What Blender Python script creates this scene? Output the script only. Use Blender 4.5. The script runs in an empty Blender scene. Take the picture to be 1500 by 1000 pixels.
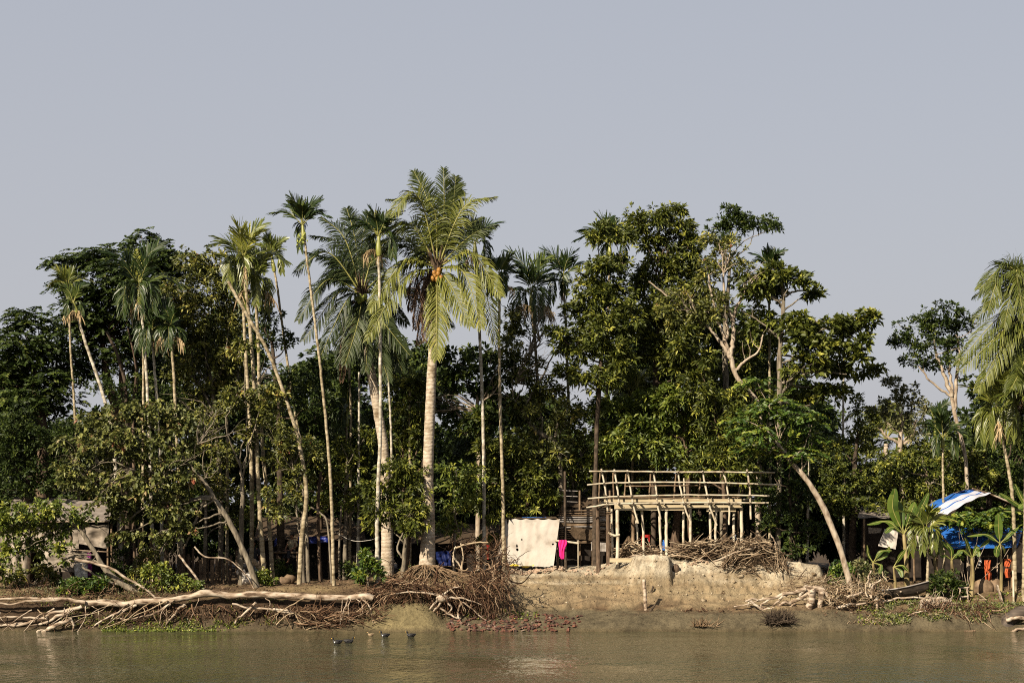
import bpy, math, random
import numpy as np
from mathutils import Vector
sc = bpy.context.scene
COL = sc.collection
R = math.radians
# ---------------------------------------------------------------- camera, sky, sun, exposure
F = 2590.0; HZ = 795.0; CZ = 3.5
cam = bpy.data.cameras.new('camera'); co = bpy.data.objects.new('camera', cam); COL.objects.link(co)
co.location = (0, 0, CZ); co.rotation_euler = (R(90), 0, 0)
cam.sensor_width = 36; cam.lens = 36 * F / 1500.0
cam.shift_y = (HZ - 500.0) / 1500.0
cam.clip_start = 0.5; cam.clip_end = 6000
sc.camera = co
SUN_EL = R(34); SUN_AZ = R(-38)          # azimuth: from behind the camera, to the left
sd = Vector((math.sin(SUN_AZ) * math.cos(SUN_EL), -math.cos(SUN_AZ) * math.cos(SUN_EL), math.sin(SUN_EL)))
w = bpy.data.worlds.new('World'); sc.world = w; w.use_nodes = True
nt = w.node_tree; nt.nodes.clear()
sky = nt.nodes.new('ShaderNodeTexSky'); sky.sky_type = 'NISHITA'; sky.sun_disc = False
sky.sun_elevation = SUN_EL; sky.sun_rotation = math.atan2(sd.x, sd.y)
sky.air_density = 1.4; sky.dust_density = 5.0; sky.ozone_density = 1.0; sky.altitude = 0
hz = nt.nodes.new('ShaderNodeMixRGB'); hz.inputs[0].default_value = 0.80
hz.inputs[2].default_value = (5.05, 5.0, 5.62, 1)      # even grey haze of the sky
bg = nt.nodes.new('ShaderNodeBackground'); bg.inputs[1].default_value = 0.0467
wo = nt.nodes.new('ShaderNodeOutputWorld')
tc_ = nt.nodes.new('ShaderNodeTexCoord'); sx_ = nt.nodes.new('ShaderNodeSeparateXYZ'); cr_ = nt.nodes.new('ShaderNodeValToRGB'); el_ = cr_.color_ramp.elements
el_[0].position = .02; el_[0].color = (.965, .965, 1.0, 1); el_[1].position = .36; el_[1].color = (.80, .835, .91, 1)   # haze thins out with height
mh_ = nt.nodes.new('ShaderNodeMixRGB'); mh_.blend_type = 'MULTIPLY'; mh_.inputs[0].default_value = 1; mh_.inputs[2].default_value = (5.86, 5.86, 6.12, 1)
nt.links.new(tc_.outputs['Generated'], sx_.inputs[0]); nt.links.new(sx_.outputs['Z'], cr_.inputs[0]); nt.links.new(cr_.outputs[0], mh_.inputs[1]); nt.links.new(mh_.outputs[0], hz.inputs[2])
nt.links.new(sky.outputs[0], hz.inputs[1]); nt.links.new(hz.outputs[0], bg.inputs[0]); nt.links.new(bg.outputs[0], wo.inputs[0])
sl = bpy.data.lights.new('sun', 'SUN'); sl.energy = 5.0; sl.angle = R(0.5); sl.color = (1.0, 0.875, 0.69)
so = bpy.data.objects.new('sun', sl); COL.objects.link(so); so.location = (0, 0, 50)
so.rotation_euler = sd.to_track_quat('Z', 'Y').to_euler()
sc.view_settings.view_transform = 'Standard'; sc.view_settings.look = 'None'
sc.view_settings.exposure = 1.15; sc.view_settings.gamma = 1.0
try:
    sc.cycles.max_bounces = 5; sc.cycles.diffuse_bounces = 1; sc.cycles.glossy_bounces = 2
    sc.cycles.transmission_bounces = 3; sc.cycles.use_denoising = False; sc.cycles.filter_width = 1.05; sc.cycles.caustics_reflective = False
except Exception: pass
# ---------------------------------------------------------------- helpers
rng = np.random.default_rng(7)
def S(Y): return Y / F                                    # metres per photo pixel at distance Y
def P(px, row, Y): return np.array([(px - 750) * S(Y), Y, CZ - (row - HZ) * S(Y)])
def nrm(v):
    v = np.asarray(v, float); return v / np.maximum(np.linalg.norm(v, axis=-1, keepdims=True), 1e-9)
def vnoise(x, y, seed=0):
    x = np.asarray(x, float); y = np.asarray(y, float)
    xi = np.floor(x).astype(np.int64); yi = np.floor(y).astype(np.int64); xf = x - xi; yf = y - yi
    def h(a, b):
        n = (a * 374761393 + b * 668265263 + seed * 1442695041) & 0x7fffffff
        n = ((n ^ (n >> 13)) * 1274126177) & 0x7fffffff
        return ((n ^ (n >> 16)) & 0xffff) / 65535.0
    u = xf * xf * (3 - 2 * xf); v = yf * yf * (3 - 2 * yf)
    return (h(xi, yi) * (1 - u) + h(xi + 1, yi) * u) * (1 - v) + (h(xi, yi + 1) * (1 - u) + h(xi + 1, yi + 1) * u) * v
def fbm(x, y, o=4, seed=0):
    s = 0; a = .5
    for i in range(o):
        s = s + a * (vnoise(x * 2**i, y * 2**i, seed + i) - .5); a *= .5
    return s
ORG = {}
def props(o, label=None, cat=None, group=None, kind=None):
    if label: o['label'] = label
    if cat: o['category'] = cat
    if group: o['group'] = group
    if kind: o['kind'] = kind
    return o
def thing(name, label, cat, base, group=None):
    o = bpy.data.objects.new(name, None); o.empty_display_size = .3; COL.objects.link(o)
    o.location = Vector(base); ORG[o.name] = np.array(base, float)
    return props(o, label, cat, group)
class G:
    def __init__(s): s.v = []; s.f = []; s.t = []; s.n = 0; s.sm = []
    def add(s, v, f, tint=.5, smooth=False):
        v = np.asarray(v, float).reshape(-1, 3); f = np.asarray(f, np.int64)
        s.v.append(v); s.f.append(f + s.n); s.n += len(v)
        t = np.full(len(f), tint) if np.isscalar(tint) else np.asarray(tint); s.t.append(t)
        s.sm.append(np.full(len(f), smooth)); return s
    def tube(s, pts, rad, sides=6, tint=.5, cap=True, smooth=True):
        pts = np.asarray(pts, float); n = len(pts)
        if np.isscalar(rad): rad = np.full(n, rad)
        rad = np.asarray(rad, float)
        t = nrm(np.gradient(pts, axis=0)); ref = np.array([0.13, 1, 0.07]) if abs(t[:, 1]).mean() < .8 else np.array([0, 0, 1.])
        a = nrm(np.cross(t, ref)); b = np.cross(t, a)
        th = np.arange(sides) * 2 * math.pi / sides
        ring = pts[:, None] + rad[:, None, None] * (a[:, None] * np.cos(th)[None, :, None] + b[:, None] * np.sin(th)[None, :, None])
        i = np.arange(n - 1)[:, None] * sides; j = np.arange(sides)[None]; k = (j + 1) % sides
        q = np.stack([i + j, i + k, i + sides + k, i + sides + j], -1).reshape(-1, 4)
        s.add(ring.reshape(-1, 3), q, tint, smooth)
        if cap and sides == 4: s.add(np.vstack([ring[0], ring[-1]]), [[0, 1, 2, 3], [4, 5, 6, 7]], tint)
        elif cap:
            for r_, c_ in ((ring[0], pts[0]), (ring[-1], pts[-1])):
                s.add(np.vstack([r_, c_]), [[x, (x + 1) % sides, sides] for x in range(sides)], tint)
        return s
    def box(s, c, d, rot=None, tint=.5):
        v = np.array([[x, y, z] for x in (-.5, .5) for y in (-.5, .5) for z in (-.5, .5)]) * np.array(d)
        if rot is not None:
            cx, cy, cz = [math.cos(r) for r in rot]; sx, sy, sz = [math.sin(r) for r in rot]
            M = np.array([[cz, -sz, 0], [sz, cz, 0], [0, 0, 1]]) @ np.array([[cy, 0, sy], [0, 1, 0], [-sy, 0, cy]]) @ np.array([[1, 0, 0], [0, cx, -sx], [0, sx, cx]])
            v = v @ M.T
        return s.add(v + np.array(c), [[0, 1, 3, 2], [4, 6, 7, 5], [0, 4, 5, 1], [2, 3, 7, 6], [0, 2, 6, 4], [1, 5, 7, 3]], tint)
    def grid(s, fn, nu, nv, tint=.5, smooth=True, hole=None):
        u, v = np.meshgrid(np.linspace(0, 1, nu), np.linspace(0, 1, nv))
        p = fn(u, v); i, j = np.meshgrid(np.arange(nu - 1), np.arange(nv - 1)); b = (j * nu + i).ravel()
        q = np.stack([b, b + 1, b + nu + 1, b + nu], -1)
        if hole is not None:
            q = q[~hole(u[:-1, :-1].ravel(), v[:-1, :-1].ravel())]
        return s.add(p.reshape(-1, 3), q, tint, smooth)
def build(name, g, mat, parent=None, **kw):
    V = np.vstack(g.v)
    base = ORG[parent.name] if parent is not None else kw.pop('base', None)
    if base is None: base = np.array([V[:, 0].mean(), V[:, 1].mean(), V[:, 2].min()])
    V = V - base
    me = bpy.data.meshes.new(name); me.vertices.add(len(V)); me.vertices.foreach_set('co', V.ravel().astype(np.float32))
    nl = sum(f.size for f in g.f); nf = sum(len(f) for f in g.f)
    me.loops.add(nl); me.loops.foreach_set('vertex_index', np.concatenate([f.ravel() for f in g.f]).astype(np.int32))
    tot = np.concatenate([np.full(len(f), f.shape[1]) for f in g.f]); st = np.concatenate([[0], np.cumsum(tot)[:-1]])
    me.polygons.add(nf); me.polygons.foreach_set('loop_start', st.astype(np.int32))
    try: me.polygons.foreach_set('loop_total', tot.astype(np.int32))
    except Exception: pass
    me.update(calc_edges=True)
    me.polygons.foreach_set('use_smooth', np.concatenate(g.sm))
    at = me.attributes.new('tint', 'FLOAT', 'FACE'); at.data.foreach_set('value', np.concatenate(g.t).astype(np.float32))
    me.materials.append(mat)
    o = bpy.data.objects.new(name, me); COL.objects.link(o)
    if parent is not None: o.parent = parent
    else: o.location = Vector(base)
    ORG[o.name] = np.array(base, float)
    return props(o, **{k: v for k, v in kw.items() if k in ('label', 'cat', 'group', 'kind')})
def spline(pts, n=16):
    pts = np.asarray(pts, float); m = len(pts)
    if m == 2:
        t = np.linspace(0, 1, n)[:, None]; return pts[0] * (1 - t) + pts[1] * t
    q = np.vstack([2 * pts[0] - pts[1], pts, 2 * pts[-1] - pts[-2]]); out = []
    for x in np.linspace(0, m - 1 - 1e-6, n):
        i = int(x); t = x - i; p0, p1, p2, p3 = q[i:i + 4]
        out.append(.5 * ((2 * p1) + (-p0 + p2) * t + (2 * p0 - 5 * p1 + 4 * p2 - p3) * t * t + (-p0 + 3 * p1 - 3 * p2 + p3) * t**3))
    return np.array(out)
# ---------------------------------------------------------------- materials
def newmat(name):
    m = bpy.data.materials.new(name); m.use_nodes = True; n = m.node_tree
    b = n.nodes['Principled BSDF']; return m, n, b
def lk(n, a, b): n.links.new(a, b)
def ramp(n, stops, src):
    r = n.nodes.new('ShaderNodeValToRGB'); e = r.color_ramp.elements
    while len(e) < len(stops): e.new(.5)
    for i, (p, c) in enumerate(stops): e[i].position = p; e[i].color = (*c, 1)
    lk(n, src, r.inputs[0]); return r
def noise(n, scale, detail=4, vec=None, stretch=None):
    t = n.nodes.new('ShaderNodeTexNoise'); t.inputs['Scale'].default_value = scale; t.inputs['Detail'].default_value = detail
    c = n.nodes.new('ShaderNodeTexCoord'); src = c.outputs['Object']
    if stretch:
        mp = n.nodes.new('ShaderNodeMapping'); mp.inputs['Scale'].default_value = stretch; lk(n, src, mp.inputs[0]); src = mp.outputs[0]
    lk(n, src, t.inputs['Vector']); return t
def bump(n, b, src, st, dist=.02):
    k = n.nodes.new('ShaderNodeBump'); k.inputs['Strength'].default_value = st; k.inputs['Distance'].default_value = dist
    lk(n, src, k.inputs['Height']); lk(n, k.outputs[0], b.inputs['Normal'])
def m_leaf(name, stops, trans=.22, rough=.5, spec=.35):
    stops = [(p_, tuple((.62 if p_ == 0 else .92) * x for x in q_)) for p_, q_ in stops]
    m, n, b = newmat(name); a = n.nodes.new('ShaderNodeAttribute'); a.attribute_name = 'tint'
    r = ramp(n, stops, a.outputs['Fac']); lk(n, r.outputs[0], b.inputs['Base Color'])
    b.inputs['Roughness'].default_value = rough; b.inputs['Specular IOR Level'].default_value = spec
    t = n.nodes.new('ShaderNodeBsdfTranslucent'); lk(n, r.outputs[0], t.inputs[0])
    mx = n.nodes.new('ShaderNodeMixShader'); mx.inputs[0].default_value = trans
    o = n.nodes['Material Output']; lk(n, b.outputs[0], mx.inputs[1]); lk(n, t.outputs[0], mx.inputs[2]); lk(n, mx.outputs[0], o.inputs[0])
    return m
def m_noise(name, stops, scale=8, rough=.85, bmp=.4, bd=.02, stretch=None, detail=5, spec=.2):
    stops = [(p_, tuple(.84 * x for x in q_)) for p_, q_ in stops]
    m, n, b = newmat(name); t = noise(n, scale, detail, stretch=stretch)
    r = ramp(n, stops, t.outputs[0]); lk(n, r.outputs[0], b.inputs['Base Color'])
    b.inputs['Roughness'].default_value = rough; b.inputs['Specular IOR Level'].default_value = spec
    if bmp: bump(n, b, t.outputs[0], bmp, bd)
    return m
def m_tint(name, stops, scale=3, rough=.85):
    stops = [(p_, tuple(.84 * x for x in q_)) for p_, q_ in stops]
    m, n, b = newmat(name); a = n.nodes.new('ShaderNodeAttribute'); a.attribute_name = 'tint'; t = noise(n, scale, 6)
    r = ramp(n, stops, a.outputs['Fac']); r2 = ramp(n, [(.35, (.55, .5, .45)), (.6, (1.1, 1.1, 1.1))], t.outputs[0])
    mx = n.nodes.new('ShaderNodeMixRGB'); mx.blend_type = 'MULTIPLY'; mx.inputs[0].default_value = 1
    lk(n, r.outputs[0], mx.inputs[1]); lk(n, r2.outputs[0], mx.inputs[2]); lk(n, mx.outputs[0], b.inputs['Base Color'])
    b.inputs['Roughness'].default_value = rough; b.inputs['Specular IOR Level'].default_value = .15; return m
def m_obj(name, stops, scale=6):
    stops = [(p_, tuple(.66 * x for x in q_)) for p_, q_ in stops]
    m, n, b = newmat(name); i = n.nodes.new('ShaderNodeObjectInfo'); t = noise(n, scale, 5)
    r = ramp(n, stops, i.outputs['Random']); r2 = ramp(n, [(.35, (.5, .5, .5)), (.62, (1.15, 1.15, 1.15))], t.outputs[0])
    mx = n.nodes.new('ShaderNodeMixRGB'); mx.blend_type = 'MULTIPLY'; mx.inputs[0].default_value = 1
    lk(n, r.outputs[0], mx.inputs[1]); lk(n, r2.outputs[0], mx.inputs[2]); lk(n, mx.outputs[0], b.inputs['Base Color'])
    b.inputs['Roughness'].default_value = .9; return m
def m_ring(name, c1, c2, period=.13, rough=.85):
    c1, c2 = [tuple(.84 * x for x in q_) for q_ in (c1, c2)]
    m, n, b = newmat(name); c = n.nodes.new('ShaderNodeTexCoord')
    wv = n.nodes.new('ShaderNodeTexWave'); wv.bands_direction = 'Z'; wv.inputs['Scale'].default_value = .314 / period
    wv.inputs['Distortion'].default_value = 5; wv.inputs['Detail'].default_value = 2; wv.inputs['Detail Scale'].default_value = 3
    lk(n, c.outputs['Object'], wv.inputs['Vector'])
    r1 = ramp(n, [(0, tuple(.55 * x + .45 * y for x, y in zip(c2, c1))), (.35, c1), (1, c1)], wv.outputs['Fac'])
    t = noise(n, 3.2, 6); r2 = ramp(n, [(.32, (.38, .33, .25)), (.46, (.78, .75, .68)), (.62, (1.05, 1.03, 1.0))], t.outputs[0])
    mx = n.nodes.new('ShaderNodeMixRGB'); mx.blend_type = 'MULTIPLY'; mx.inputs[0].default_value = 1
    lk(n, r1.outputs[0], mx.inputs[1]); lk(n, r2.outputs[0], mx.inputs[2]); lk(n, mx.outputs[0], b.inputs['Base Color'])
    b.inputs['Roughness'].default_value = rough; b.inputs['Specular IOR Level'].default_value = .15
    bump(n, b, wv.outputs['Fac'], .4, .02); return m
def c(r, g, b_): return (r, g, b_)
ML = {
 'dark':  m_leaf('leaf_dark_green', [(0, c(.009, .018, .005)), (.55, c(.036, .056, .010)), (.88, c(.085, .11, .018)), (1, c(.13, .14, .03))], spec=.2),
 'mango': m_leaf('leaf_mango_green', [(0, c(.014, .024, .005)), (.5, c(.066, .082, .012)), (.83, c(.18, .19, .026)), (1, c(.34, .33, .06))], rough=.5, spec=.25),
 'olive': m_leaf('leaf_olive', [(0, c(.022, .030, .008)), (.5, c(.070, .080, .014)), (.85, c(.20, .20, .034)), (.97, c(.34, .30, .07)), (1, c(.16, .05, .03))]),
 'heart': m_leaf('leaf_heart_shaped', [(0, c(.025, .035, .010)), (.45, c(.070, .082, .020)), (.82, c(.20, .205, .052)), (.95, c(.24, .16, .08)), (1, c(.22, .05, .03))], rough=.5, spec=.25),
 'bright':m_leaf('leaf_bright_green', [(0, c(.035, .065, .010)), (.5, c(.085, .115, .014)), (.85, c(.19, .215, .028)), (1, c(.36, .35, .06))]),
 'vivid': m_leaf('leaf_vivid_green', [(0, c(.016, .045, .008)), (.5, c(.050, .092, .010)), (.85, c(.14, .18, .018)), (1, c(.24, .25, .035))]),
 'pale':  m_leaf('leaf_pale_olive', [(0, c(.04, .05, .018)), (.5, c(.10, .105, .04)), (.9, c(.20, .19, .08)), (1, c(.30, .26, .12))]),
 'coco':  m_leaf('leaf_coconut', [(0, c(.03, .045, .008)), (.4, c(.065, .080, .012)), (.8, c(.16, .165, .030)), (1, c(.32, .28, .07))], trans=.18, rough=.5, spec=.25),
 'cocod': m_leaf('leaf_coconut_deep', [(0, c(.012, .022, .007)), (.4, c(.032, .046, .013)), (.8, c(.085, .095, .028)), (1, c(.2, .19, .06))], trans=.15, rough=.5, spec=.22),
 'areca': m_leaf('leaf_areca', [(0, c(.010, .022, .006)), (.45, c(.028, .048, .009)), (.8, c(.09, .11, .018)), (1, c(.30, .31, .04))], trans=.22, rough=.42, spec=.3),
 'arecal':m_leaf('leaf_areca_light', [(0, c(.03, .05, .008)), (.45, c(.085, .105, .016)), (.8, c(.17, .18, .026)), (1, c(.38, .36, .06))], trans=.25, rough=.4, spec=.5),
 'banana':m_leaf('leaf_banana', [(0, c(.025, .05, .008)), (.5, c(.065, .11, .014)), (1, c(.18, .22, .04))], trans=.3, rough=.45, spec=.3),
 'straw': m_leaf('leaf_dry_straw', [(0, c(.16, .10, .05)), (.5, c(.36, .26, .14)), (1, c(.58, .45, .28))], trans=.1, rough=.8, spec=.1),
 'brown': m_leaf('leaf_dead_brown', [(0, c(.03, .015, .010)), (.5, c(.075, .045, .028)), (1, c(.17, .115, .07))], trans=.08, rough=.8, spec=.1),
}
MB = {
 'coco':  m_ring('bark_coconut', c(.44, .38, .31), c(.22, .15, .10), .16),
 'areca': m_ring('bark_areca', c(.36, .31, .22), c(.13, .10, .06), .22),
 'pale':  m_ring('bark_areca_pale', c(.46, .43, .37), c(.22, .19, .15), .24),
 'shaft': m_noise('crownshaft_green', [(.3, c(.12, .14, .02)), (.7, c(.28, .27, .06))], 4, .4, 0, spec=.5),
 'grey':  m_noise('bark_grey', [(.3, c(.06, .05, .038)), (.5, c(.15, .125, .09)), (.75, c(.28, .24, .18))], 5, bmp=.6, stretch=(2, 2, .6)),
 'brown': m_noise('bark_brown', [(.3, c(.04, .025, .016)), (.6, c(.11, .075, .05)), (.8, c(.2, .14, .1))], 6, bmp=.6, stretch=(2, 2, .5)),
 'white': m_noise('bark_white', [(.28, c(.13, .09, .06)), (.45, c(.28, .22, .16)), (.7, c(.42, .36, .28))], 5, bmp=.4, stretch=(1.5, 1.5, .7)),
 'dark':  m_noise('bark_dark', [(.3, c(.025, .018, .012)), (.7, c(.09, .065, .045))], 6, bmp=.5),
}
MM = {
 'root':  m_tint('weathered_root', [(0, c(.07, .04, .022)), (.5, c(.20, .14, .085)), (.85, c(.38, .30, .2)), (1, c(.5, .42, .31))]),
 'rootd': m_tint('dark_root', [(0, c(.025, .014, .008)), (.45, c(.085, .045, .026)), (.8, c(.18, .11, .065)), (1, c(.36, .27, .18))]),
 'drift': m_noise('driftwood', [(.36, c(.07, .045, .028)), (.45, c(.22, .16, .11)), (.55, c(.36, .29, .22)), (.72, c(.50, .44, .35))], 3.2, bmp=.9, bd=.04, detail=9, stretch=(.7, 2, 2)),
 'bamboo':m_noise('split_bamboo', [(.3, c(.26, .20, .13)), (.5, c(.46, .40, .30)), (.8, c(.55, .49, .39))], 4, .6, .2),
 'bambood':m_noise('old_bamboo', [(.3, c(.07, .045, .025)), (.6, c(.19, .13, .08)), (.8, c(.30, .22, .14))], 4, .7, .2),
 'plank': m_noise('sawn_plank', [(.3, c(.32, .25, .15)), (.7, c(.50, .42, .28))], 3, .7, .2, stretch=(.3, 3, 3)),
 'stick': m_tint('brushwood', [(0, c(.04, .025, .015)), (.45, c(.13, .09, .055)), (.8, c(.28, .21, .14)), (1, c(.45, .37, .26))]),
 'sack':  m_noise('sacking_cloth', [(.30, c(.25, .21, .17)), (.43, c(.42, .38, .33)), (.7, c(.48, .44, .39))], 1.3, .9, .5, .04, detail=8),
 'sackd': m_noise('dirty_sacking', [(.3, c(.10, .08, .06)), (.5, c(.24, .20, .16)), (.75, c(.40, .35, .29))], 2.2, .9, .4, .04, detail=8),
 'roofg': m_noise('grey_roof_sheet', [(.3, c(.12, .10, .085)), (.7, c(.25, .215, .185))], 2.5, .8, .3, stretch=(1, 1, 1)),
 'tin':   m_noise('old_tin', [(.3, c(.16, .14, .12)), (.7, c(.36, .33, .31))], 3, .6, .2),
 'thatch':m_noise('thatch', [(.3, c(.03, .02, .012)), (.7, c(.11, .075, .045))], 14, .95, .8, .04, stretch=(4, 4, .8)),
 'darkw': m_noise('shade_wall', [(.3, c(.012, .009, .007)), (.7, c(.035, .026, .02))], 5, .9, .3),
 'blue':  m_noise('blue_tarpaulin', [(.3, c(.016, .085, .32)), (.7, c(.024, .13, .44))], 2.5, .45, .5, .04, spec=.4),
 'dblue': m_noise('deep_blue_plastic', [(.3, c(.005, .012, .11)), (.7, c(.008, .02, .17))], 3, .45, .4, .03, spec=.4),
 'shadeb': m_noise('blue_plastic_in_shade', [(.3, c(.003, .008, .05)), (.7, c(.005, .014, .085))], 3, .6, .4, .03),  # darkened copy of the deep blue plastic, shade put into its colour
 'tarpw': m_noise('white_tarpaulin', [(.3, c(.38, .38, .45)), (.7, c(.5, .5, .56))], 2.5, .5, .4, .04),
 'pink':  m_noise('pink_cloth', [(.3, c(.62, .01, .12)), (.7, c(.85, .02, .22))], 4, .8, .3),
 'red':   m_noise('red_cloth', [(.3, c(.22, .01, .008)), (.7, c(.36, .02, .014))], 4, .8, .3),
 'orange':m_noise('orange_cloth', [(.3, c(.30, .055, .018)), (.7, c(.46, .10, .032))], 6, .8, .4),
 'white': m_noise('white_cloth', [(.3, c(.5, .48, .45)), (.7, c(.6, .58, .55))], 4, .8, .3),
 'yellow':m_noise('yellow_plastic', [(.3, c(.5, .38, .03)), (.7, c(.68, .55, .07))], 4, .6, .2),
 'brick': m_obj('red_brick', [(0, c(.045, .022, .015)), (.35, c(.13, .045, .026)), (.75, c(.20, .075, .042)), (.92, c(.24, .13, .085)), (1, c(.34, .29, .23))]),
 'brickp':m_noise('dusty_brick', [(.3, c(.24, .13, .08)), (.6, c(.42, .34, .25))], 7, .9, .3),
 'boat':  m_noise('tarred_boat', [(.3, c(.030, .024, .020)), (.7, c(.11, .085, .065))], 4, .7, .3, stretch=(.4, 2, 2)),
 'nut':   m_noise('coconut_husk', [(.3, c(.20, .09, .02)), (.7, c(.34, .17, .035))], 5, .5, .1),
 'nutg':  m_noise('coconut_green', [(.3, c(.16, .20, .04)), (.7, c(.34, .36, .08))], 5, .45, .1),
 'skin':  m_noise('skin', [(.3, c(.19, .095, .055)), (.7, c(.27, .14, .085))], 5, .55, 0),
 'hair':  m_noise('black_hair', [(.3, c(.01, .008, .007)), (.7, c(.025, .02, .018))], 9, .5, .2),
 'khaki': m_noise('khaki_cotton', [(.3, c(.26, .22, .14)), (.7, c(.40, .34, .23))], 4, .9, .3),
 'black': m_noise('dark_cotton', [(.3, c(.015, .015, .018)), (.7, c(.04, .04, .045))], 4, .9, .3),
 'denim': m_noise('grey_blue_cotton', [(.3, c(.14, .16, .19)), (.7, c(.26, .29, .33))], 4, .9, .3),
 'duckb': m_noise('black_feathers', [(.3, c(.010, .010, .012)), (.7, c(.03, .028, .028))], 9, .5, .2),
 'duckw': m_noise('white_feathers', [(.3, c(.6, .58, .54)), (.7, c(.75, .74, .70))], 9, .7, .2),
 'duckt': m_noise('buff_feathers', [(.3, c(.20, .14, .08)), (.7, c(.32, .24, .15))], 9, .7, .2),
 'bill':  m_noise('duck_bill', [(.3, c(.5, .28, .04)), (.7, c(.6, .36, .06))], 9, .5, 0),
 'rope':  m_noise('rope', [(.3, c(.35, .32, .28)), (.7, c(.5, .47, .42))], 9, .9, 0),
}
# ---------------------------------------------------------------- ground
_l = [(69.7, -.25), (70.4, .1), (70.75, .55), (71.0, 1.1), (71.4, 1.38), (72.2, 1.6), (75, 1.76), (80, 1.82)]
ST = {
 -1500: _l, 0: _l, 120: _l,
 330: [(69.6, -.25), (70.3, .12), (70.8, .5), (71.05, 1.15), (71.5, 1.45), (72.2, 1.62), (75, 1.76), (80, 1.82)],
 480: [(69.7, -.25), (70.4, .15), (70.9, .5), (71.1, 1.1), (71.6, 1.5), (72.4, 1.72), (75, 1.85), (80, 1.85)],
 525: [(69.6, -.25), (70.1, .15), (70.6, .45), (71.1, .95), (71.6, 1.45), (72.4, 1.75), (75, 1.95), (80, 1.85)],
 565: [(69.5, -.25), (69.9, .2), (70.4, .75), (70.9, 1.05), (71.4, 1.15), (72.2, 1.65), (73.8, 2.05), (75, 2.1), (80, 1.9)],
 620: [(69.5, -.25), (69.9, .25), (70.4, .80), (70.9, 1.05), (71.4, 1.2), (72.3, 1.8), (73.6, 2.25), (75, 2.25), (80, 1.95)],
 655: [(69.6, -.25), (70.1, .1), (70.8, .4), (71.4, .8), (72.0, 1.4), (73, 1.95), (74.5, 2.2), (80, 2.0)],
 720: [(69.7, -.25), (70.2, .1), (71.2, .45), (71.9, .8), (72.5, 1.35), (73.2, 1.9), (75, 2.2), (78, 2.35), (82, 2.2)],
 765: [(69.7, -.25), (70.2, .1), (71.3, .5), (72.3, .85), (72.5, 1.05), (73.6, 1.35), (73.8, 1.5), (75.2, 1.85), (75.4, 2.0), (78, 2.42), (82, 2.3)],
 870: [(69.7, -.25), (70.2, .12), (71.3, .5), (72.3, .8), (72.6, 1.0), (73.7, 1.35), (73.9, 1.5), (75.2, 1.9), (76, 2.2), (78, 2.5), (82, 2.5)],
 905: [(69.7, -.25), (70.2, .15), (71.2, .62), (72.3, .78), (72.9, 1.05), (73.8, 1.4), (74.3, 1.75), (75.1, 2.1), (76.2, 2.65), (78, 2.7), (82, 2.6)],
 935: [(69.7, -.25), (70.2, .2), (71.1, .65), (72.3, .8), (72.9, 1.0), (73.8, 1.4), (74.2, 1.8), (74.5, 2.45), (74.9, 2.93), (78, 2.95), (82, 2.7)],
 978: [(69.7, -.25), (70.2, .2), (71.1, .68), (72.3, .8), (72.9, 1.0), (73.8, 1.4), (74.2, 1.8), (74.4, 2.45), (74.8, 2.95), (78, 2.95), (82, 2.7)],
 986: [(69.7, -.25), (70.2, .2), (71.1, .68), (72.3, .8), (72.9, 1.0), (73.8, 1.4), (74.4, 1.8), (75.0, 2.3), (75.6, 2.75), (78, 2.9), (82, 2.7)],
 1060:[(69.7, -.25), (70.2, .25), (71.0, .68), (72.2, .82), (72.9, 1.0), (73.9, 1.4), (74.4, 1.8), (74.9, 2.35), (75.5, 2.72), (78, 2.85), (82, 2.7)],
 1160:[(69.6, -.25), (70.1, .3), (70.9, .75), (72.0, .85), (73, 1.05), (73.9, 1.45), (74.4, 1.8), (74.8, 2.3), (75.2, 2.68), (78, 2.75), (82, 2.5)],
 1198:[(69.6, -.25), (70.1, .3), (70.9, .78), (72.0, .85), (73, 1.1), (74, 1.5), (74.6, 1.9), (75, 2.35), (75.4, 2.62), (77, 2.5), (80, 2.0)],
 1214:[(69.6, -.25), (70.1, .3), (70.9, .72), (72.0, .9), (73, 1.15), (74, 1.5), (75, 1.75), (77, 1.8), (80, 1.85)],
 1250:[(69.6, -.25), (70.0, .12), (70.8, .45), (72.0, .85), (73.5, 1.3), (75, 1.55), (77, 1.75), (80, 1.85)],
 1300:[(69.6, -.25), (70.0, .1), (70.8, .5), (72.0, .85), (73.5, 1.1), (75, 1.4), (77, 1.7), (80, 1.85)],
 1390:[(69.6, -.25), (70.0, .2), (70.5, .65), (72.0, .9), (73.2, 1.02), (73.6, 1.25), (75, 1.5), (77, 1.7), (80, 1.85)],
 1500:[(69.6, -.25), (70.0, .15), (70.7, .6), (72.0, .9), (72.9, 1.0), (73.2, 1.4), (75, 1.6), (77, 1.7), (80, 1.85)],
}
ST[3000] = ST[1500]
_k = sorted(ST)
def far(Y): return np.interp(Y, [90, 120, 200, 1500, 4000], [1.9, 2.0, 2.3, 3.0, 3.0])
YG = np.concatenate([[-60, 40, 60, 66, 68, 69, 69.4], np.arange(69.5, 80, .09), np.arange(80, 90, .4), np.arange(90, 130, 3), [140, 170, 220, 320, 500, 900, 1600, 3500]])
PG = np.concatenate([[-9000, -5000, -2500, -1200, -700, -400, -200, -100], np.arange(-50, 1551, 2.5), [1600, 1700, 1900, 2200, 2700, 4000, 6500, 10500]])
_T = np.array([[np.interp(y, [-60, 60, 68.5] + [a for a, _ in ST[k]] + [90, 120, 200, 1500, 4000], [-3, -2, -.6] + [b for _, b in ST[k]] + [1.9, 2.0, 2.3, 3.0, 3.0]) for y in YG] for k in _k])
ZG = np.empty((len(YG), len(PG)))
_pj = np.interp(np.clip(PG, -1500, 3000), _k, np.arange(len(_k)))
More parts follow.
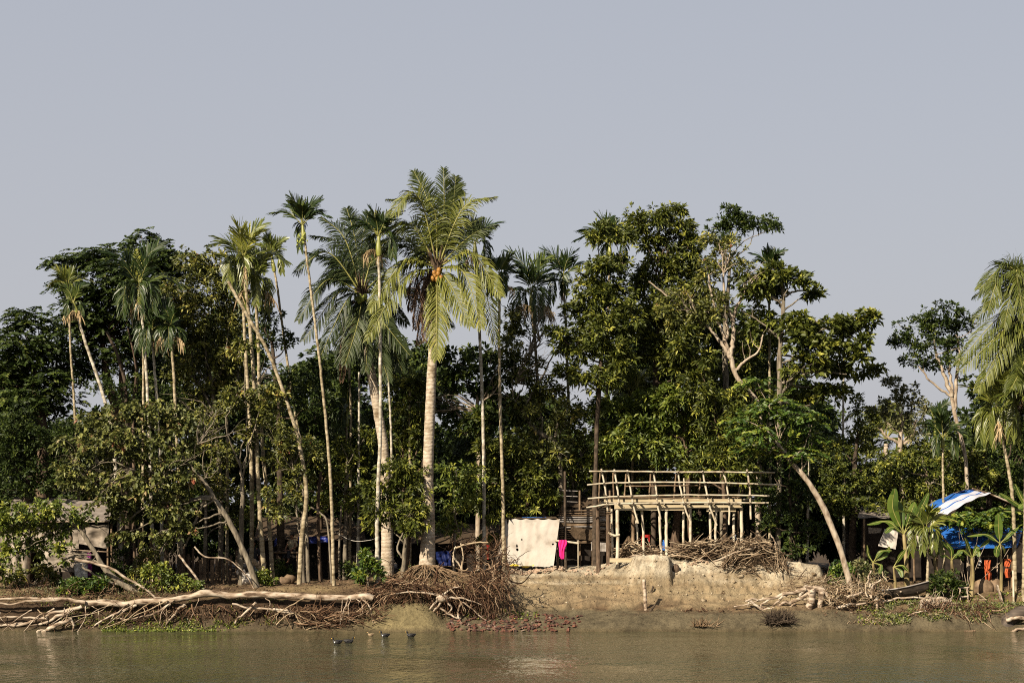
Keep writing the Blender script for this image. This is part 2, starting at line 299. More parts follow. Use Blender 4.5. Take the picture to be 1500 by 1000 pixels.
for i in range(len(YG)):
    j = np.clip(_pj + .0, 0, len(_k) - 1 - 1e-6); a = j.astype(int); t = j - a; t = t * t * (3 - 2 * t)
    ZG[i] = _T[a, i] * (1 - t) + _T[a + 1, i] * t
PP, YY = np.meshgrid(PG, YG)
XX = (PP - 750) * np.maximum(YY, 60) / F
amp = np.clip((ZG + .1) * 1.2, 0, 1) * np.clip((130 - YY) / 40, 0.15, 1)
_sl = np.abs(np.gradient(ZG, axis=0)) / np.maximum(np.gradient(YG)[:, None], .01)
ZG = ZG + amp * (.16 * fbm(XX * .5, YY * .7, 4, 3) + .15 * fbm(XX * 2.1, YY * 2.3, 5, 9) + .20 * np.clip(_sl, 0, 1.6) * fbm(XX * 4.5, YY * 2.5, 4, 21))
_sc = np.clip(_sl, 0, 1.6) * (PP > 725) * (PP < 1225) * (ZG > 1.1)
ZG = ZG - _sc * .22 * np.abs(fbm(XX * 1.5, YY * .8, 3, 55)) + _sc * .10 * (vnoise(XX * 5, ZG * 5, 8) > .62)
# horizontal wash lines left by the falling water, sand slope only
_m = np.clip((PP - 730) / 25, 0, 1) * np.clip((1235 - PP) / 25, 0, 1) * (ZG > .75) * (ZG < 2.4)
ZG = ZG + _m * .06 * np.sin(ZG * 21 + 3 * fbm(XX * .6, YY * .6, 3, 5) * 6)
def gz(px, Y):
    i = np.clip(np.searchsorted(YG, Y) - 1, 0, len(YG) - 2); j = np.clip(np.searchsorted(PG, px) - 1, 0, len(PG) - 2)
    a = (Y - YG[i]) / (YG[i + 1] - YG[i]); b = (px - PG[j]) / (PG[j + 1] - PG[j])
    return (ZG[i, j] * (1 - a) + ZG[i + 1, j] * a) * (1 - b) + (ZG[i, j + 1] * (1 - a) + ZG[i + 1, j + 1] * a) * b
def B(px, Y, dz=0): return np.array([(px - 750) * S(Y), Y, float(gz(px, Y)) + dz])
g = G(); ny, nx = ZG.shape
bq = (np.arange(ny - 1)[:, None] * nx + np.arange(nx - 1)[None]).ravel()
g.add(np.stack([XX, YY, ZG], -1).reshape(-1, 3), np.stack([bq, bq + 1, bq + nx + 1, bq + nx], -1), .5, True)
# soil colour: wet mud at the water, pale sand on the slope, brown litter soil under the trees
def mixc(a, b, t): return a + (b - a) * t[..., None]
fb = fbm(XX * 1.1, YY * 1.5, 4, 31) * 2; fs = fbm(XX * 5, YY * 6, 4, 37) * 2
sand = np.clip((PP - 725) / 30 + fb, 0, 1) * np.clip((1222 - PP) / 20 + fb * .6, 0, 1) * np.clip((82 - YY) / 2, 0, 1)
C = np.zeros(ZG.shape + (3,)) + np.array([.115, .075, .043])
C = mixc(C, np.array([.17, .125, .065]), np.clip(fb + .4, 0, 1))
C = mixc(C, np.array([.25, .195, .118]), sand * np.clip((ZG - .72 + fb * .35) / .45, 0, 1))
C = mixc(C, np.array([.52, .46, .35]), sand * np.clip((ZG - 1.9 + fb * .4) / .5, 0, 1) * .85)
C = mixc(C, np.array([.19, .13, .07]), sand * np.clip(fs * 1.6 - .1, 0, 1) * .55)
st_ = fbm(ZG * 7 + .6 * fb, XX * .22, 4, 91) * 2; C = mixc(C, np.array([.20, .14, .08]), sand * np.clip(st_ * 1.8, 0, 1) * .6)
C = mixc(C, np.array([.60, .54, .43]), sand * np.clip(-st_ * 1.6 - .2, 0, 1) * .5 * (ZG > 1.6))
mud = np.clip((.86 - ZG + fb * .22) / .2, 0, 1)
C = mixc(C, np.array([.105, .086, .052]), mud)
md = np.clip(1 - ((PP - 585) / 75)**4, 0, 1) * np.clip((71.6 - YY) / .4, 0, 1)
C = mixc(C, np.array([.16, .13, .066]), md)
face = (PP < 535) * np.clip(_sl * 1.2 - .35, 0, 1); C = mixc(C, np.array([.045, .028, .017]), face * .9)  # steep left bank face darkened: shade under the overhang put into the soil colour
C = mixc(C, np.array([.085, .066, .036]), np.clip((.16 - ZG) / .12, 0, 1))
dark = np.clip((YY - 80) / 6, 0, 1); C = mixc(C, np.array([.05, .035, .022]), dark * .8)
C = np.clip(.84 * C * (1 + .5 * fs[..., None] + .35 * fb[..., None]), .01, .8)
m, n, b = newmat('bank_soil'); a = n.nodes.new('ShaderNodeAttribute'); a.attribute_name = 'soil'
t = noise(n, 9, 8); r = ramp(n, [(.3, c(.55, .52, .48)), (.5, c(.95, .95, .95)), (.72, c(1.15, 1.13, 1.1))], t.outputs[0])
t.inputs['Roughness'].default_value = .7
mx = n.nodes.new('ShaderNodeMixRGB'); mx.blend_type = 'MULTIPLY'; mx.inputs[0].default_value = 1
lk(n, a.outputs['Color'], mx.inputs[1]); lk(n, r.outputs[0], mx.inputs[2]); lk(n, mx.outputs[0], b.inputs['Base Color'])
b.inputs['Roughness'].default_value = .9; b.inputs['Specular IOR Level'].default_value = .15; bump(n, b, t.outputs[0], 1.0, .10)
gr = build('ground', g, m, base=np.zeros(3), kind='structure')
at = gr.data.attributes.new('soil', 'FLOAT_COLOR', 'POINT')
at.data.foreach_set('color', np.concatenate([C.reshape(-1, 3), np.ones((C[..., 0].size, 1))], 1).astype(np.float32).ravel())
# ---------------------------------------------------------------- water
m, n, b = newmat('river_water'); b.inputs['Roughness'].default_value = .05; b.inputs['IOR'].default_value = 1.33
t0 = noise(n, .16, 3); r = ramp(n, [(.35, c(.034, .036, .017)), (.65, c(.054, .053, .027))], t0.outputs[0]); lk(n, r.outputs[0], b.inputs['Base Color'])
t1 = noise(n, 1.15, 4, stretch=(3.6, 1.25, 1)); t2 = noise(n, .42, 2, stretch=(1.6, 1, 1)); t3 = noise(n, .11, 2)
mu = n.nodes.new('ShaderNodeMath'); mu.operation = 'MULTIPLY_ADD'; mu.inputs[1].default_value = 1.25
lk(n, t1.outputs[0], mu.inputs[0]); lk(n, t2.outputs[0], mu.inputs[2])
r3 = ramp(n, [(.38, c(.3, .3, .3)), (.62, c(1.45, 1.45, 1.45))], t3.outputs[0])
mu2 = n.nodes.new('ShaderNodeMath'); mu2.operation = 'MULTIPLY'; lk(n, mu.outputs[0], mu2.inputs[0]); lk(n, r3.outputs[0], mu2.inputs[1])
bump(n, b, mu2.outputs[0], 1.0, .125)
g = G(); g.grid(lambda u, v: np.stack([(u - .5) * 3000, -200 + v * 271.5, u * 0], -1), 40, 20)
build('river_water', g, m, base=np.zeros(3), kind='structure')
# ---------------------------------------------------------------- foliage builders
def leaf_set(g, base, d, L, W, droop, tint, fold=.12):
    """kite shaped leaves: base (n,3), unit directions d, length L, width W"""
    n = len(base); L = np.broadcast_to(L, n)[:, None]; W = np.broadcast_to(W, n)[:, None]
    up = nrm(rng.normal(size=(n, 3)) * .55 + np.array([-.25, -.55, .9]))
    s = nrm(np.cross(d, up)); nn = np.cross(s, d)
    mid = base + d * L * .45; tip = base + d * L + np.array([0, 0, -1.]) * L * droop
    v = np.stack([base, mid + s * W * .5 + nn * W * fold, tip, mid - s * W * .5 + nn * W * fold], 1)
    g.add(v.reshape(-1, 3), np.arange(n * 4).reshape(n, 4), tint)
def sprays_whorl(g, cen, out, k, L, W, droop, tmean, yellow):
    n = len(cen); cen = np.repeat(cen, k, 0); out = np.repeat(out, k, 0); m = len(cen)
    d = nrm(rng.normal(size=(m, 3)) * np.array([1, 1, .75]) + out * .8 + np.array([0, 0, .05]))
    t = np.clip(np.repeat(rng.normal(tmean, .16, n), k) + rng.normal(0, .14, m), 0, .93)
    y = np.repeat(rng.random(n) < yellow, k); t = np.where(y, rng.uniform(.85, 1, m), t)
    leaf_set(g, cen + d * rng.uniform(0, .12, m)[:, None], d, L * rng.uniform(.65, 1.2, m), W * rng.uniform(.7, 1.2, m), droop, t)
def sprays_pinnate(g, cen, out, k, L, W, droop, tmean, yellow):
    """feathery twigs: small leaflets set along a flat drooping rachis"""
    n = len(cen); d0 = nrm(rng.normal(size=(n, 3)) * np.array([1, 1, .25]) + out * .7 * np.array([1, 1, .3])); h = max(k // 2, 2)
    tt = np.linspace(.1, 1, h); side = nrm(np.cross(d0, nrm(rng.normal(size=(n, 3)) * .3 + np.array([0, 0, 1]))))
    pos = cen[:, None] + d0[:, None] * tt[None, :, None] * L * 3.2 + np.array([0, 0, -1]) * (tt**2)[None, :, None] * L * 3.2 * droop
    for sgn in (-1, 1):
        dd = nrm(side[:, None] * sgn + d0[:, None] * .55 + rng.normal(size=(n, h, 3)) * .12).reshape(-1, 3); m = len(dd)
        t = np.clip(np.repeat(rng.normal(tmean, .16, n), h) + rng.normal(0, .08, m), 0, .93)
        y = np.repeat(rng.random(n) < yellow, h); t = np.where(y, rng.uniform(.85, 1, m), t)
        leaf_set(g, pos.reshape(-1, 3), dd, L * rng.uniform(.8, 1.15, m), W * rng.uniform(.8, 1.2, m), .15, t, .05)
SP = {  # kind: (function, leaves per spray, L, W, droop, tint mean, yellow share, leaf material, bark)
 'dark':   (sprays_pinnate, 18, .19, .10, .35, .42, .02, 'dark', 'brown'),
 'mango':  (sprays_whorl, 11, .27, .095, .22, .45, .045, 'mango', 'brown'),
 'broad':  (sprays_whorl, 9, .30, .15, .2, .45, .03, 'mango', 'white'),
 'small':  (sprays_whorl, 13, .18, .085, .1, .42, .02, 'dark', 'dark'),
 'olive':  (sprays_whorl, 11, .21, .085, .2, .5, .07, 'olive', 'grey'),
 'heart':  (sprays_whorl, 9, .19, .15, .35, .5, .02, 'heart', 'grey'),
 'bright': (sprays_whorl, 10, .21, .12, .25, .5, .08, 'bright', 'grey'),
 'shrub':  (sprays_whorl, 11, .25, .085, .3, .5, .07, 'bright', 'grey'),
 'vivid':  (sprays_pinnate, 18, .17, .085, .35, .5, .10, 'vivid', 'white'),
 'pale':   (sprays_whorl, 11, .19, .10, .15, .5, .05, 'pale', 'white'),
}
DENS = 2.9
def lobe_points(cx, cy, rx, ry, Y, dens, ryd=None):
    """clumped points in an ellipsoid given in photo pixels; returns centres and outward directions"""
    s = S(Y); a = rx * s; cz_ = ry * s; dep = ryd if ryd else max(.55 * (a + cz_), .5)
    cen = P(cx, cy, Y); area = math.pi * a * cz_; n = max(int(dens * area), 8)
    n = int(n * DENS); ns = max(5, int(2.6 * area)); q = nrm(rng.normal(size=(ns, 3))) * (rng.uniform(.2, .95, ns)**.6)[:, None]
    w_ = rng.dirichlet(np.full(ns, 2.5)); pick = rng.choice(ns, n, p=w_)
    sr = .42 / max(ns / 8., 1)**.33
    o = q[pick] + rng.normal(size=(n, 3)) * sr * .62
    fu = rng.random(n) < .3; o[fu] = nrm(rng.normal(size=(fu.sum(), 3))) * rng.uniform(0, 1, (fu.sum(), 1))**.4
    pts = cen + o * np.array([a, dep, cz_]) * .92
    return pts, nrm(o * np.array([a, dep, cz_]) + np.array([0, 0, .2])), cen
def limb(g, p0, p1, r0, r1, sag=.12, n=9, sides=5, tint=.5):
    L = np.linalg.norm(p1 - p0); mid = (p0 + p1) / 2 + rng.normal(size=3) * L * .09 + np.array([0, 0, -sag * L])
    q = spline([p0, mid, p1], n); q[1:-1] += rng.normal(size=(n - 2, 3)) * L * .012
    g.tube(q, np.linspace(r0, r1, n), sides, tint, cap=False)
def tree(kind, label, Y, trunk, lobes, cat='tree', name='broadleaf_tree', group=None, dens=15, bark=None, leaf=None, limbs=(), twigs=.12, scale=1.0, dY=0, autolimb=True, bare=()):
    fn, k, L, W, dr, tm, yl, lm, bk = SP[kind]
    bk = bark or bk; s = S(Y)
    px0 = trunk[0][0]; base = B(px0, Y, -.15)
    root = thing(name, label, cat, base + np.array([0, 0, .15]), group)
    pts = [base] + [P(p[0], p[1], Y + (p[3] if len(p) > 3 else 0)) for p in trunk[1:]]
    rad = [p[2] * s * .5 for p in trunk]
    nseg = 6 * len(pts); tg = G(); q = spline(pts, nseg); rr = np.interp(np.linspace(0, 1, nseg), np.linspace(0, 1, len(pts)), rad)
    uu_ = np.linspace(0, 6, nseg) + rng.uniform(0, 40); q[1:-1] += np.stack([fbm(uu_, uu_ * 0, 3, 71 + k_) for k_ in range(3)], 1)[1:-1] * rr[1:-1, None] * 1.3
    tg.tube(q, rr * (1 + .35 * fbm(uu_ * 2, uu_ * 0, 3, 77)), 9)
    for lb in limbs:      # explicit limbs: [(px,row,w[,dY]),...]
        lp = [P(p[0], p[1], Y + (p[3] if len(p) > 3 else 0)) for p in lb]; nn_ = 5 * len(lp)
        qq = spline(lp, nn_); rq = np.interp(np.linspace(0, 1, nn_), np.linspace(0, 1, len(lp)), [p[2] * s * .5 for p in lb])
        qq[1:-1] += rng.normal(size=(nn_ - 2, 3)) * rq[1:-1, None] * .3
        tg.tube(qq, rq, 6)
        allp = qq
        for e in range(len(lb)):        # bare twigs from explicit limbs
            if rng.random() < .8:
                i0 = rng.integers(nn_ // 3, nn_); limb(tg, allp[i0], allp[i0] + np.array([rng.normal() * .5, rng.normal() * .4, rng.uniform(.2, .9)]), .018, .006, 0, 6, 4)
    lg = G()
    for lb in lobes:
        cx, cy, rx, ry = lb[:4]; dy = lb[4] if len(lb) > 4 else rng.uniform(-.5, .5); dd = lb[5] if len(lb) > 5 else 1
        pts_, out, cen = lobe_points(cx, cy, rx, ry, Y + dy, dens * dd)
        fn(lg, pts_, out, k, L * scale, W * scale, dr, tm, yl)
        if autolimb:
            i0 = int(np.argmin(np.linalg.norm(q[nseg // 3:] - (cen + np.array([0, 0, -.8])), axis=1))) + nseg // 3
            r0 = min(rr[i0] * .5, .05); limb(tg, q[i0], cen, max(r0, .02), .012, .08, 10, 6)
        for i in rng.choice(len(pts_), int(len(pts_) * twigs / DENS), replace=False):
            limb(tg, cen + (pts_[i] - cen) * .15, pts_[i], .014, .005, .05, 5, 3)
    for (bx, by, ln, ang, w_) in bare:   # bare grey twig fans
        p0 = P(bx, by, Y - .3); dd0 = np.array([math.cos(R(ang)), 0, math.sin(R(ang))])
        for _ in range(7):
            d1 = dd0 + rng.normal(size=3) * .35; p1 = p0 + d1 * ln * s * rng.uniform(.5, 1); limb(tg, p0, p1, w_ * s * .5, .006, -.08, 7, 4)
            for _ in range(3):
                a_ = p0 + (p1 - p0) * rng.uniform(.4, .9); limb(tg, a_, a_ + (d1 + rng.normal(size=3) * .7) * ln * s * .3, .010, .004, 0, 5, 3)
    build('trunk', tg, MB[bk], root)
    if lg.n: build('crown', lg, ML[leaf or lm], root)
    return root
zz_ = np.array([0, 0, 1.])
# ---- palms
def frond_geo(g, gr_, pts, lmax, npair, wid, droop, tint, ref=None, start=.12, stiff=.5, rw=.03, tipw=.35, trunc=False, fwd=.45):
    q = spline(pts, 30); t = nrm(np.gradient(q, axis=0))
    gr_.tube(q, np.linspace(rw, rw * .25, 30), 4, .6, cap=False)
    u = np.linspace(start, .985, npair); idx = u * 29; i0 = idx.astype(int).clip(0, 28); f = (idx - i0)[:, None]
    pos = q[i0] * (1 - f) + q[i0 + 1] * f; tg = t[i0]
    rf = np.array([0, 0, 1.]) if ref is None else np.asarray(ref, float)
    vert = np.abs(tg[:, 2:3])**2
    rfv = nrm(rf * (1 - vert) + np.array([.1, -1, .15]) * vert)
    sd_ = nrm(np.cross(tg, rfv)); un = np.cross(sd_, tg)
    prof = np.clip(np.sin(np.pi * (u * .86 + .12))**.6, .2, 1)[:, None] * lmax
    if trunc: prof = np.clip(np.sin(np.pi * (u * .7 + .18))**.5, .3, 1)[:, None] * lmax
    for sg in (-1, 1):
        L_ = prof * rng.uniform(.78, 1.1, (npair, 1))
        d = nrm(sd_ * sg + tg * (fwd + .75 * u[:, None]) + un * .15 + rng.normal(size=(npair, 3)) * .11)
        dn = np.array([0, 0, -1.])
        d2 = nrm(d + dn * droop * rng.uniform(.7, 1.3, (npair, 1))); d3 = nrm(d2 + dn * droop * 1.4)
        a0 = pos; a1 = a0 + d * L_ * .35; a2 = a1 + d2 * L_ * .35; a3 = a2 + d3 * L_ * .3
        wv = nrm(np.cross(d2, sd_ * .3 + un + rng.normal(size=(npair, 3)) * .35)) * wid * .5
        v = np.stack([a0 - wv * .4, a0 + wv * .4, a1 - wv, a1 + wv, a2 - wv * .85, a2 + wv * .85, a3 - wv * tipw, a3 + wv * tipw], 1)
        fq = np.array([[0, 1, 3, 2], [2, 3, 5, 4], [4, 5, 7, 6]]); F_ = (np.arange(npair)[:, None, None] * 8 + fq).reshape(-1, 4)
        tn = np.clip(np.repeat(rng.normal(tint, .10, npair), 3), 0, 1)
        g.add(v.reshape(-1, 3), F_, tn)
def frond(name, root, mat, rmat, *a, **k):
    g = G(); r_ = G(); frond_geo(g, r_, *a, **k)
    o = build(name, g, mat, root); build('midrib', r_, rmat, o); return o
MRIB = m_noise('frond_midrib', [(.3, c(.16, .16, .04)), (.7, c(.27, .25, .08))], 4, .5, 0)
def palm_trunk(root, pts, rad, mat, sides=10, ring=0, n=60):
    g = G(); q = spline(pts, n); rr = np.interp(np.linspace(0, 1, n), np.linspace(0, 1, len(rad)), rad)
    q[1:-1] += rng.normal(size=(n - 2, 3)) * .006
    if ring: rr = rr * (1 + ring * np.where(np.arange(n) % 2, 1, -1))
    g.tube(q, rr, sides); build('trunk', g, mat, root); return q
def areca(label, Y, path, r=34, n=8, light=False, pale=False, skirt=0, wpx=5.5, cr=None, shaft=34, spear=False, hang=2, nuts=False, name='areca_palm', group='slender areca palms', crown=True, small=False, lean=0):
    """path: [(px,row),...] from base (row ignored) to foot of crown"""
    s = S(Y); r = r * 1.15; base = B(path[0][0], Y, -.1)
    root = thing(name, label, 'palm tree', base + np.array([0, 0, .1]), group)
    pts = [base] + [P(x, y, Y) for x, y in path[1:]]
    palm_trunk(root, pts, [wpx * s * .50, wpx * s * .375, wpx * s * .31], MB['pale' if pale else 'areca'], 8, .02, 70)
    if not crown: return root
    top = pts[-1]; dirv = nrm(pts[-1] - pts[-2]); sh = shaft * s
    g = G(); ct = top + dirv * sh * .62
    g.tube(np.array([top + (ct - top) * u for u in np.linspace(0, 1, 7)]), np.array([.48, .66, .66, .6, .5, .42, .3]) * wpx * s, 8); build('crownshaft', g, MB['shaft'], root)
    mat = ML['arecal' if light else 'areca']; Lf = r * s * 1.08
    az0 = rng.uniform(0, 6.28)
    for i in range(n):
        az = az0 + i * 2.4; up = i < n - hang; fr = i / max(n - hang, 1)
        hd = np.array([math.cos(az), math.sin(az) * .7, 0]); zz = np.array([0, 0, 1.])
        if up:
            el = 1.35 - 1.0 * fr + rng.normal() * .1; l_ = Lf * rng.uniform(.85, 1.1)
            p1 = ct + (hd * math.cos(el) + zz * math.sin(el)) * l_ * .55; e2 = el - .55 - .25 * fr; p2 = p1 + (hd * math.cos(e2) + zz * math.sin(e2)) * l_ * .5
            frond('frond', root, mat, MRIB, [ct, p1, p2], Lf * .46, 24, .06, .10 + .15 * fr, .30 + .14 * light + .3 * (rng.random() < .25), start=.2, rw=.02, tipw=.45, trunc=True, fwd=1.15)
        else:
            l_ = Lf * rng.uniform(.8, 1.15); p1 = ct + hd * l_ * .34 + zz * l_ * .06; p2 = p1 + hd * l_ * .12 - zz * l_ * .72
            frond('frond', root, mat, MRIB, [ct, p1, p2], Lf * .42, 26, .055, .75, .42 + .12 * light, start=.2, rw=.02, tipw=.4, trunc=True, fwd=.9)
    if spear:
        frond('frond', root, ML['arecal'], MRIB, [ct, ct + np.array([-.05, 0, Lf * .4]), ct + np.array([-.12, 0, Lf * .85])], Lf * .16, 14, .07, .05, .85, rw=.02)
    for i in range(skirt):      # ragged dry frond folded down against the trunk
        az = rng.uniform(0, 6.28); hd = np.array([math.cos(az), math.sin(az) * .6 - .3, 0]); p0_ = top + dirv * sh * .15; g = G()
        rq = spline([p0_, p0_ + hd * .30 * Lf + np.array([0, 0, .03 * Lf]), p0_ + hd * .5 * Lf - np.array([0, 0, .16 * Lf])], 10); g.tube(rq, .014, 4, .5, cap=False)
        for k in range(46):
            a_ = rq[rng.integers(0, 10)] + rng.normal(size=3) * .03; ln = Lf * rng.uniform(.12, .5); d_ = nrm(hd * rng.uniform(-.25, .5) + rng.normal(size=3) * .22 - zz_)
            b_ = a_ + d_ * ln * .5; e_ = b_ + nrm(d_ - zz_ * .6) * ln * .5; sd2 = nrm(np.cross(d_, rng.normal(size=3))) * rng.uniform(.008, .022)
            g.add([a_ - sd2, a_ + sd2, b_ + sd2, b_ - sd2, e_ + sd2 * .3, e_ - sd2 * .3], [[0, 1, 2, 3], [3, 2, 4, 5]], float(rng.random()))
        build('dead_frond', g, ML['straw'], root)
    if nuts:
        g = G()
        for i in range(26):
            p = top + np.array([rng.normal() * .12 - .12, -.1 + rng.normal() * .08, rng.normal() * .16 - .02])
            ball(g, p, (.035, .035, .045), 6, 4)
        build('nut_cluster', g, MM['nutg'], root)
    return root
def ball(g, cpos, r, nu=10, nv=7, tint=.5):
    u, v = np.meshgrid(np.linspace(0, 2 * math.pi, nu + 1)[:-1], np.linspace(.0, math.pi, nv + 1))
    p = np.stack([np.cos(u) * np.sin(v) * r[0], np.sin(u) * np.sin(v) * r[1], np.cos(v) * r[2]], -1).reshape(-1, 3) + np.asarray(cpos)
    q = [[j * nu + i, j * nu + (i + 1) % nu, (j + 1) * nu + (i + 1) % nu, (j + 1) * nu + i] for j in range(nv) for i in range(nu)]
    g.add(p, q, tint, True)
def coconut(label, Y, path, wid, crown, fronds, dead=(), nuts=(), nutmat='nut', mat='coco', fill=6, tint=.5, lmax=.95, fibre=True):
    s = S(Y); base = B(path[0][0], Y, -.1)
    root = thing('coconut_palm', label, 'palm tree', base + np.array([0, 0, .1]), 'coconut palms')
    pts = [base] + [P(x, y, Y) for x, y in path[1:]]
    palm_trunk(root, pts, [w_ * s * .5 for w_ in wid], MB['coco'], 14, .012, 110)
    cc = P(crown[0], crown[1], Y)
    for (m_, t_, dy, tn) in fronds:
        frond('frond', root, ML[mat], MRIB, [cc, P(m_[0], m_[1], Y + dy * .5), P(t_[0], t_[1], Y + dy)], lmax * (.8 if t_[1] < crown[1] - 60 else 1.05), 76, .044, .20 if t_[1] < crown[1] - 60 and abs(t_[0] - crown[0]) < 60 else .45, tn, start=.14, rw=.04, fwd=.6)
    for i in range(fill):
        az = rng.uniform(0, 3.14); el = rng.uniform(-.3, 1.2); hd = np.array([math.cos(az), abs(math.sin(az)) * .9, 0]); L_ = rng.uniform(3.2, 4.2) * s / S(74)
        p1 = cc + (hd * math.cos(el) + np.array([0, 0, math.sin(el)])) * L_ * .5; p2 = p1 + hd * L_ * .45 * math.cos(el) + np.array([0, 0, (math.sin(el) - .95) * L_ * .42])
        frond('frond', root, ML['cocod'], MRIB, [cc, p1, p2], lmax * .95, 64, .046, .5, .4, start=.14, rw=.04)
    for (m_, t_, dy) in dead:
        frond('dead_frond', root, ML['brown'], MB['brown'], [cc, P(m_[0], m_[1], Y + dy * .5), P(t_[0], t_[1], Y + dy)], lmax * .7, 50, .05, 1.3, .5, rw=.04)
    if fibre:
        g = G()
        for i in range(26):
            a_ = rng.uniform(0, 6.28); d = np.array([math.cos(a_) * .36, math.sin(a_) * .36, rng.uniform(.15, .75)])
            g.tube(spline([cc + np.array([0, 0, -.45]) + d * .2, cc + d * .7, cc + d * 1.25], 6), np.linspace(.05, .02, 6), 4)
        build('fibre_sheath', g, MB['brown'], root)
    for (x, y) in nuts:
        g = G(); ball(g, P(x, y, Y - .35), (.105, .105, .13)); build('coconut', g, MM[nutmat], root)
    return root
def banana(label, Y, base_px, top, w, leaves, group='banana plants', droopy=()):
    """leaves: (mid px,row, tip px,row, width px, dY)"""
    s = S(Y); base = B(base_px, Y, -.08); root = thing('banana_plant', label, 'banana plant', base + np.array([0, 0, .08]), group)
    tp = P(top[0], top[1], Y); g = G(); g.tube(spline([base, (base + tp) / 2 + np.array([.04, 0, 0]), tp], 12), np.linspace(w * .46, w * .25, 12) * s * (1 + rng.normal(size=12) * .04), 10)
    build('stem', g, m_stem, root)
    for (mx_, my_, tx, ty, wd, dy) in leaves:
        q = spline([tp, P(mx_, my_, Y + dy * .5), P(tx, ty, Y + dy)], 26); t = nrm(np.gradient(q, axis=0)); v2 = np.abs(t[:, 2:3])
        rf = nrm(np.array([0, -.25, 1.]) * (1 - v2) + np.array([rng.normal() * .5, -1, .1]) * v2); sdv = nrm(np.cross(t, rf)); un = np.cross(sdv, t)
        u = np.linspace(0, 1, 26); wf = np.clip(np.sin(np.pi * np.clip((u - .14) / .88, 0, 1))**.55, .0, 1) * wd * s * .34
        g = G(); gr2 = G()
        for sg in (-1, 1):
            i = 0
            while i < 25:       # torn blade: strips of 2-6 segments with slits between them
                st_ = int(rng.integers(2, 7)); j = min(i + st_, 25); dz = rng.normal() * .25 - .12
                cols = []
                for a_ in range(i, j + 1):
                    p0 = q[a_]; e1 = p0 + (sdv[a_] * sg + un[a_] * .25) * wf[a_] * .55; e2 = e1 + (sdv[a_] * sg * .8 + np.array([0, 0, -1]) * (.35 - dz * .5) + t[a_] * .2) * wf[a_] * .55
                    k_ = .965 if a_ == i else 1.
                    cols.append([p0, p0 + (e1 - p0) * k_, p0 + (e2 - p0) * k_])
                cols = np.array(cols); m_ = len(cols); bq_ = [[a_ * 3 + b_, a_ * 3 + b_ + 1, (a_ + 1) * 3 + b_ + 1, (a_ + 1) * 3 + b_] for a_ in range(m_ - 1) for b_ in (0, 1)]
                g.add(cols.reshape(-1, 3), bq_, float(np.clip(rng.normal(.5, .15), 0, 1)), True); i = j
        o = build('leaf', g, ML['banana'], root); gr2.tube(q + un * .006, np.linspace(.028, .008, 26), 5, cap=False); build('midrib', gr2, MRIB, o)
    return root
m_stem = m_noise('banana_stem', [(.3, c(.09, .06, .03)), (.5, c(.24, .19, .08)), (.75, c(.38, .30, .17))], 3, .6, .3, stretch=(2, 2, .4))
# ---------------------------------------------------------------- the main coconut palms
coconut('tallest coconut palm, sunlit ribbed trunk and ripe orange coconuts, beside the tangled roots', 74, [(625, 838), (628, 760), (627, 700), (630, 600), (636, 480), (640, 400)], [26, 18, 16, 15, 13, 13], (641, 392), [
 ((650, 320), (650, 246), .5, .14), ((628, 300), (606, 250), .8, .14), ((632, 300), (566, 292), -.3, .5), ((610, 285), (560, 330), -1.2, .55),  # upper fronds get low tints: shade of their undersides put into the leaf colour
 ((600, 330), (540, 350), -.8, .5), ((585, 360), (530, 395), .6, .14), ((590, 350), (528, 372), 1.2, .14),
 ((592, 385), (540, 455), -1.2, .62), ((590, 410), (536, 500), -1.5, .6), ((640, 450), (640, 528), -1.0, .72), ((612, 380), (555, 420), 1.5, .4),
 ((680, 400), (706, 482), -1.6, .72), ((690, 372), (735, 434), -1.2, .7), ((700, 400), (728, 506), -.3, .55), ((678, 306), (727, 288), .2, .62),
 ((662, 310), (668, 258), .9, .14), ((690, 345), (728, 330), .9, .14), ((662, 420), (690, 478), -1.0, .66), ((676, 340), (706, 318), 1.4, .14),
 ((655, 320), (672, 276), 1.3, .14), ((606, 330), (572, 345), 1.5, .14)],
 dead=[((620, 420), (607, 482), -.2), ((628, 420), (622, 500), -.4), ((612, 405), (600, 455), .4), ((630, 425), (612, 505), .2)], nuts=[(637, 404), (642, 401), (640, 409), (646, 407), (634, 408), (643, 396), (636, 400)], fill=1)
coconut('dark coconut palm with green coconuts, trunk bending left behind the white pole trunk', 76.5, [(568, 835), (566, 740), (562, 660), (553, 600), (541, 530), (531, 470), (530, 445)], [20, 16, 15, 14, 13, 12, 11], (530, 430), [
 ((505, 350), (470, 318), .5, 0.25), ((520, 350), (508, 305), .8, 0.22), ((490, 385), (445, 368), .4, 0.28), ((480, 370), (432, 400), -.4, 0.31),
 ((480, 410), (436, 470), -.6, 0.31), ((495, 430), (444, 500), -.3, 0.28), ((508, 440), (470, 520), -.8, 0.28), ((525, 470), (505, 535), -1.4, 0.46), ((545, 480), (570, 560), -.6, 0.34),
 ((552, 460), (600, 520), -.8, 0.31), ((560, 410), (615, 440), -.5, 0.31), ((550, 370), (585, 352), .4, 0.25), ((530, 360), (540, 310), .9, 0.25), ((500, 360), (455, 345), .9, 0.25),
 ((510, 470), (500, 545), .4, 0.25), ((555, 430), (596, 475), .6, 0.28), ((560, 470), (590, 545), .2, 0.31), ((538, 470), (536, 545), -1, 0.37), ((500, 400), (452, 432), .8, 0.25)],
 dead=[((512, 470), (500, 560), .3)], nuts=[(522, 437), (527, 434), (531, 438), (526, 441), (535, 434)], nutmat='nutg', mat='cocod', tint=.5, fill=5)
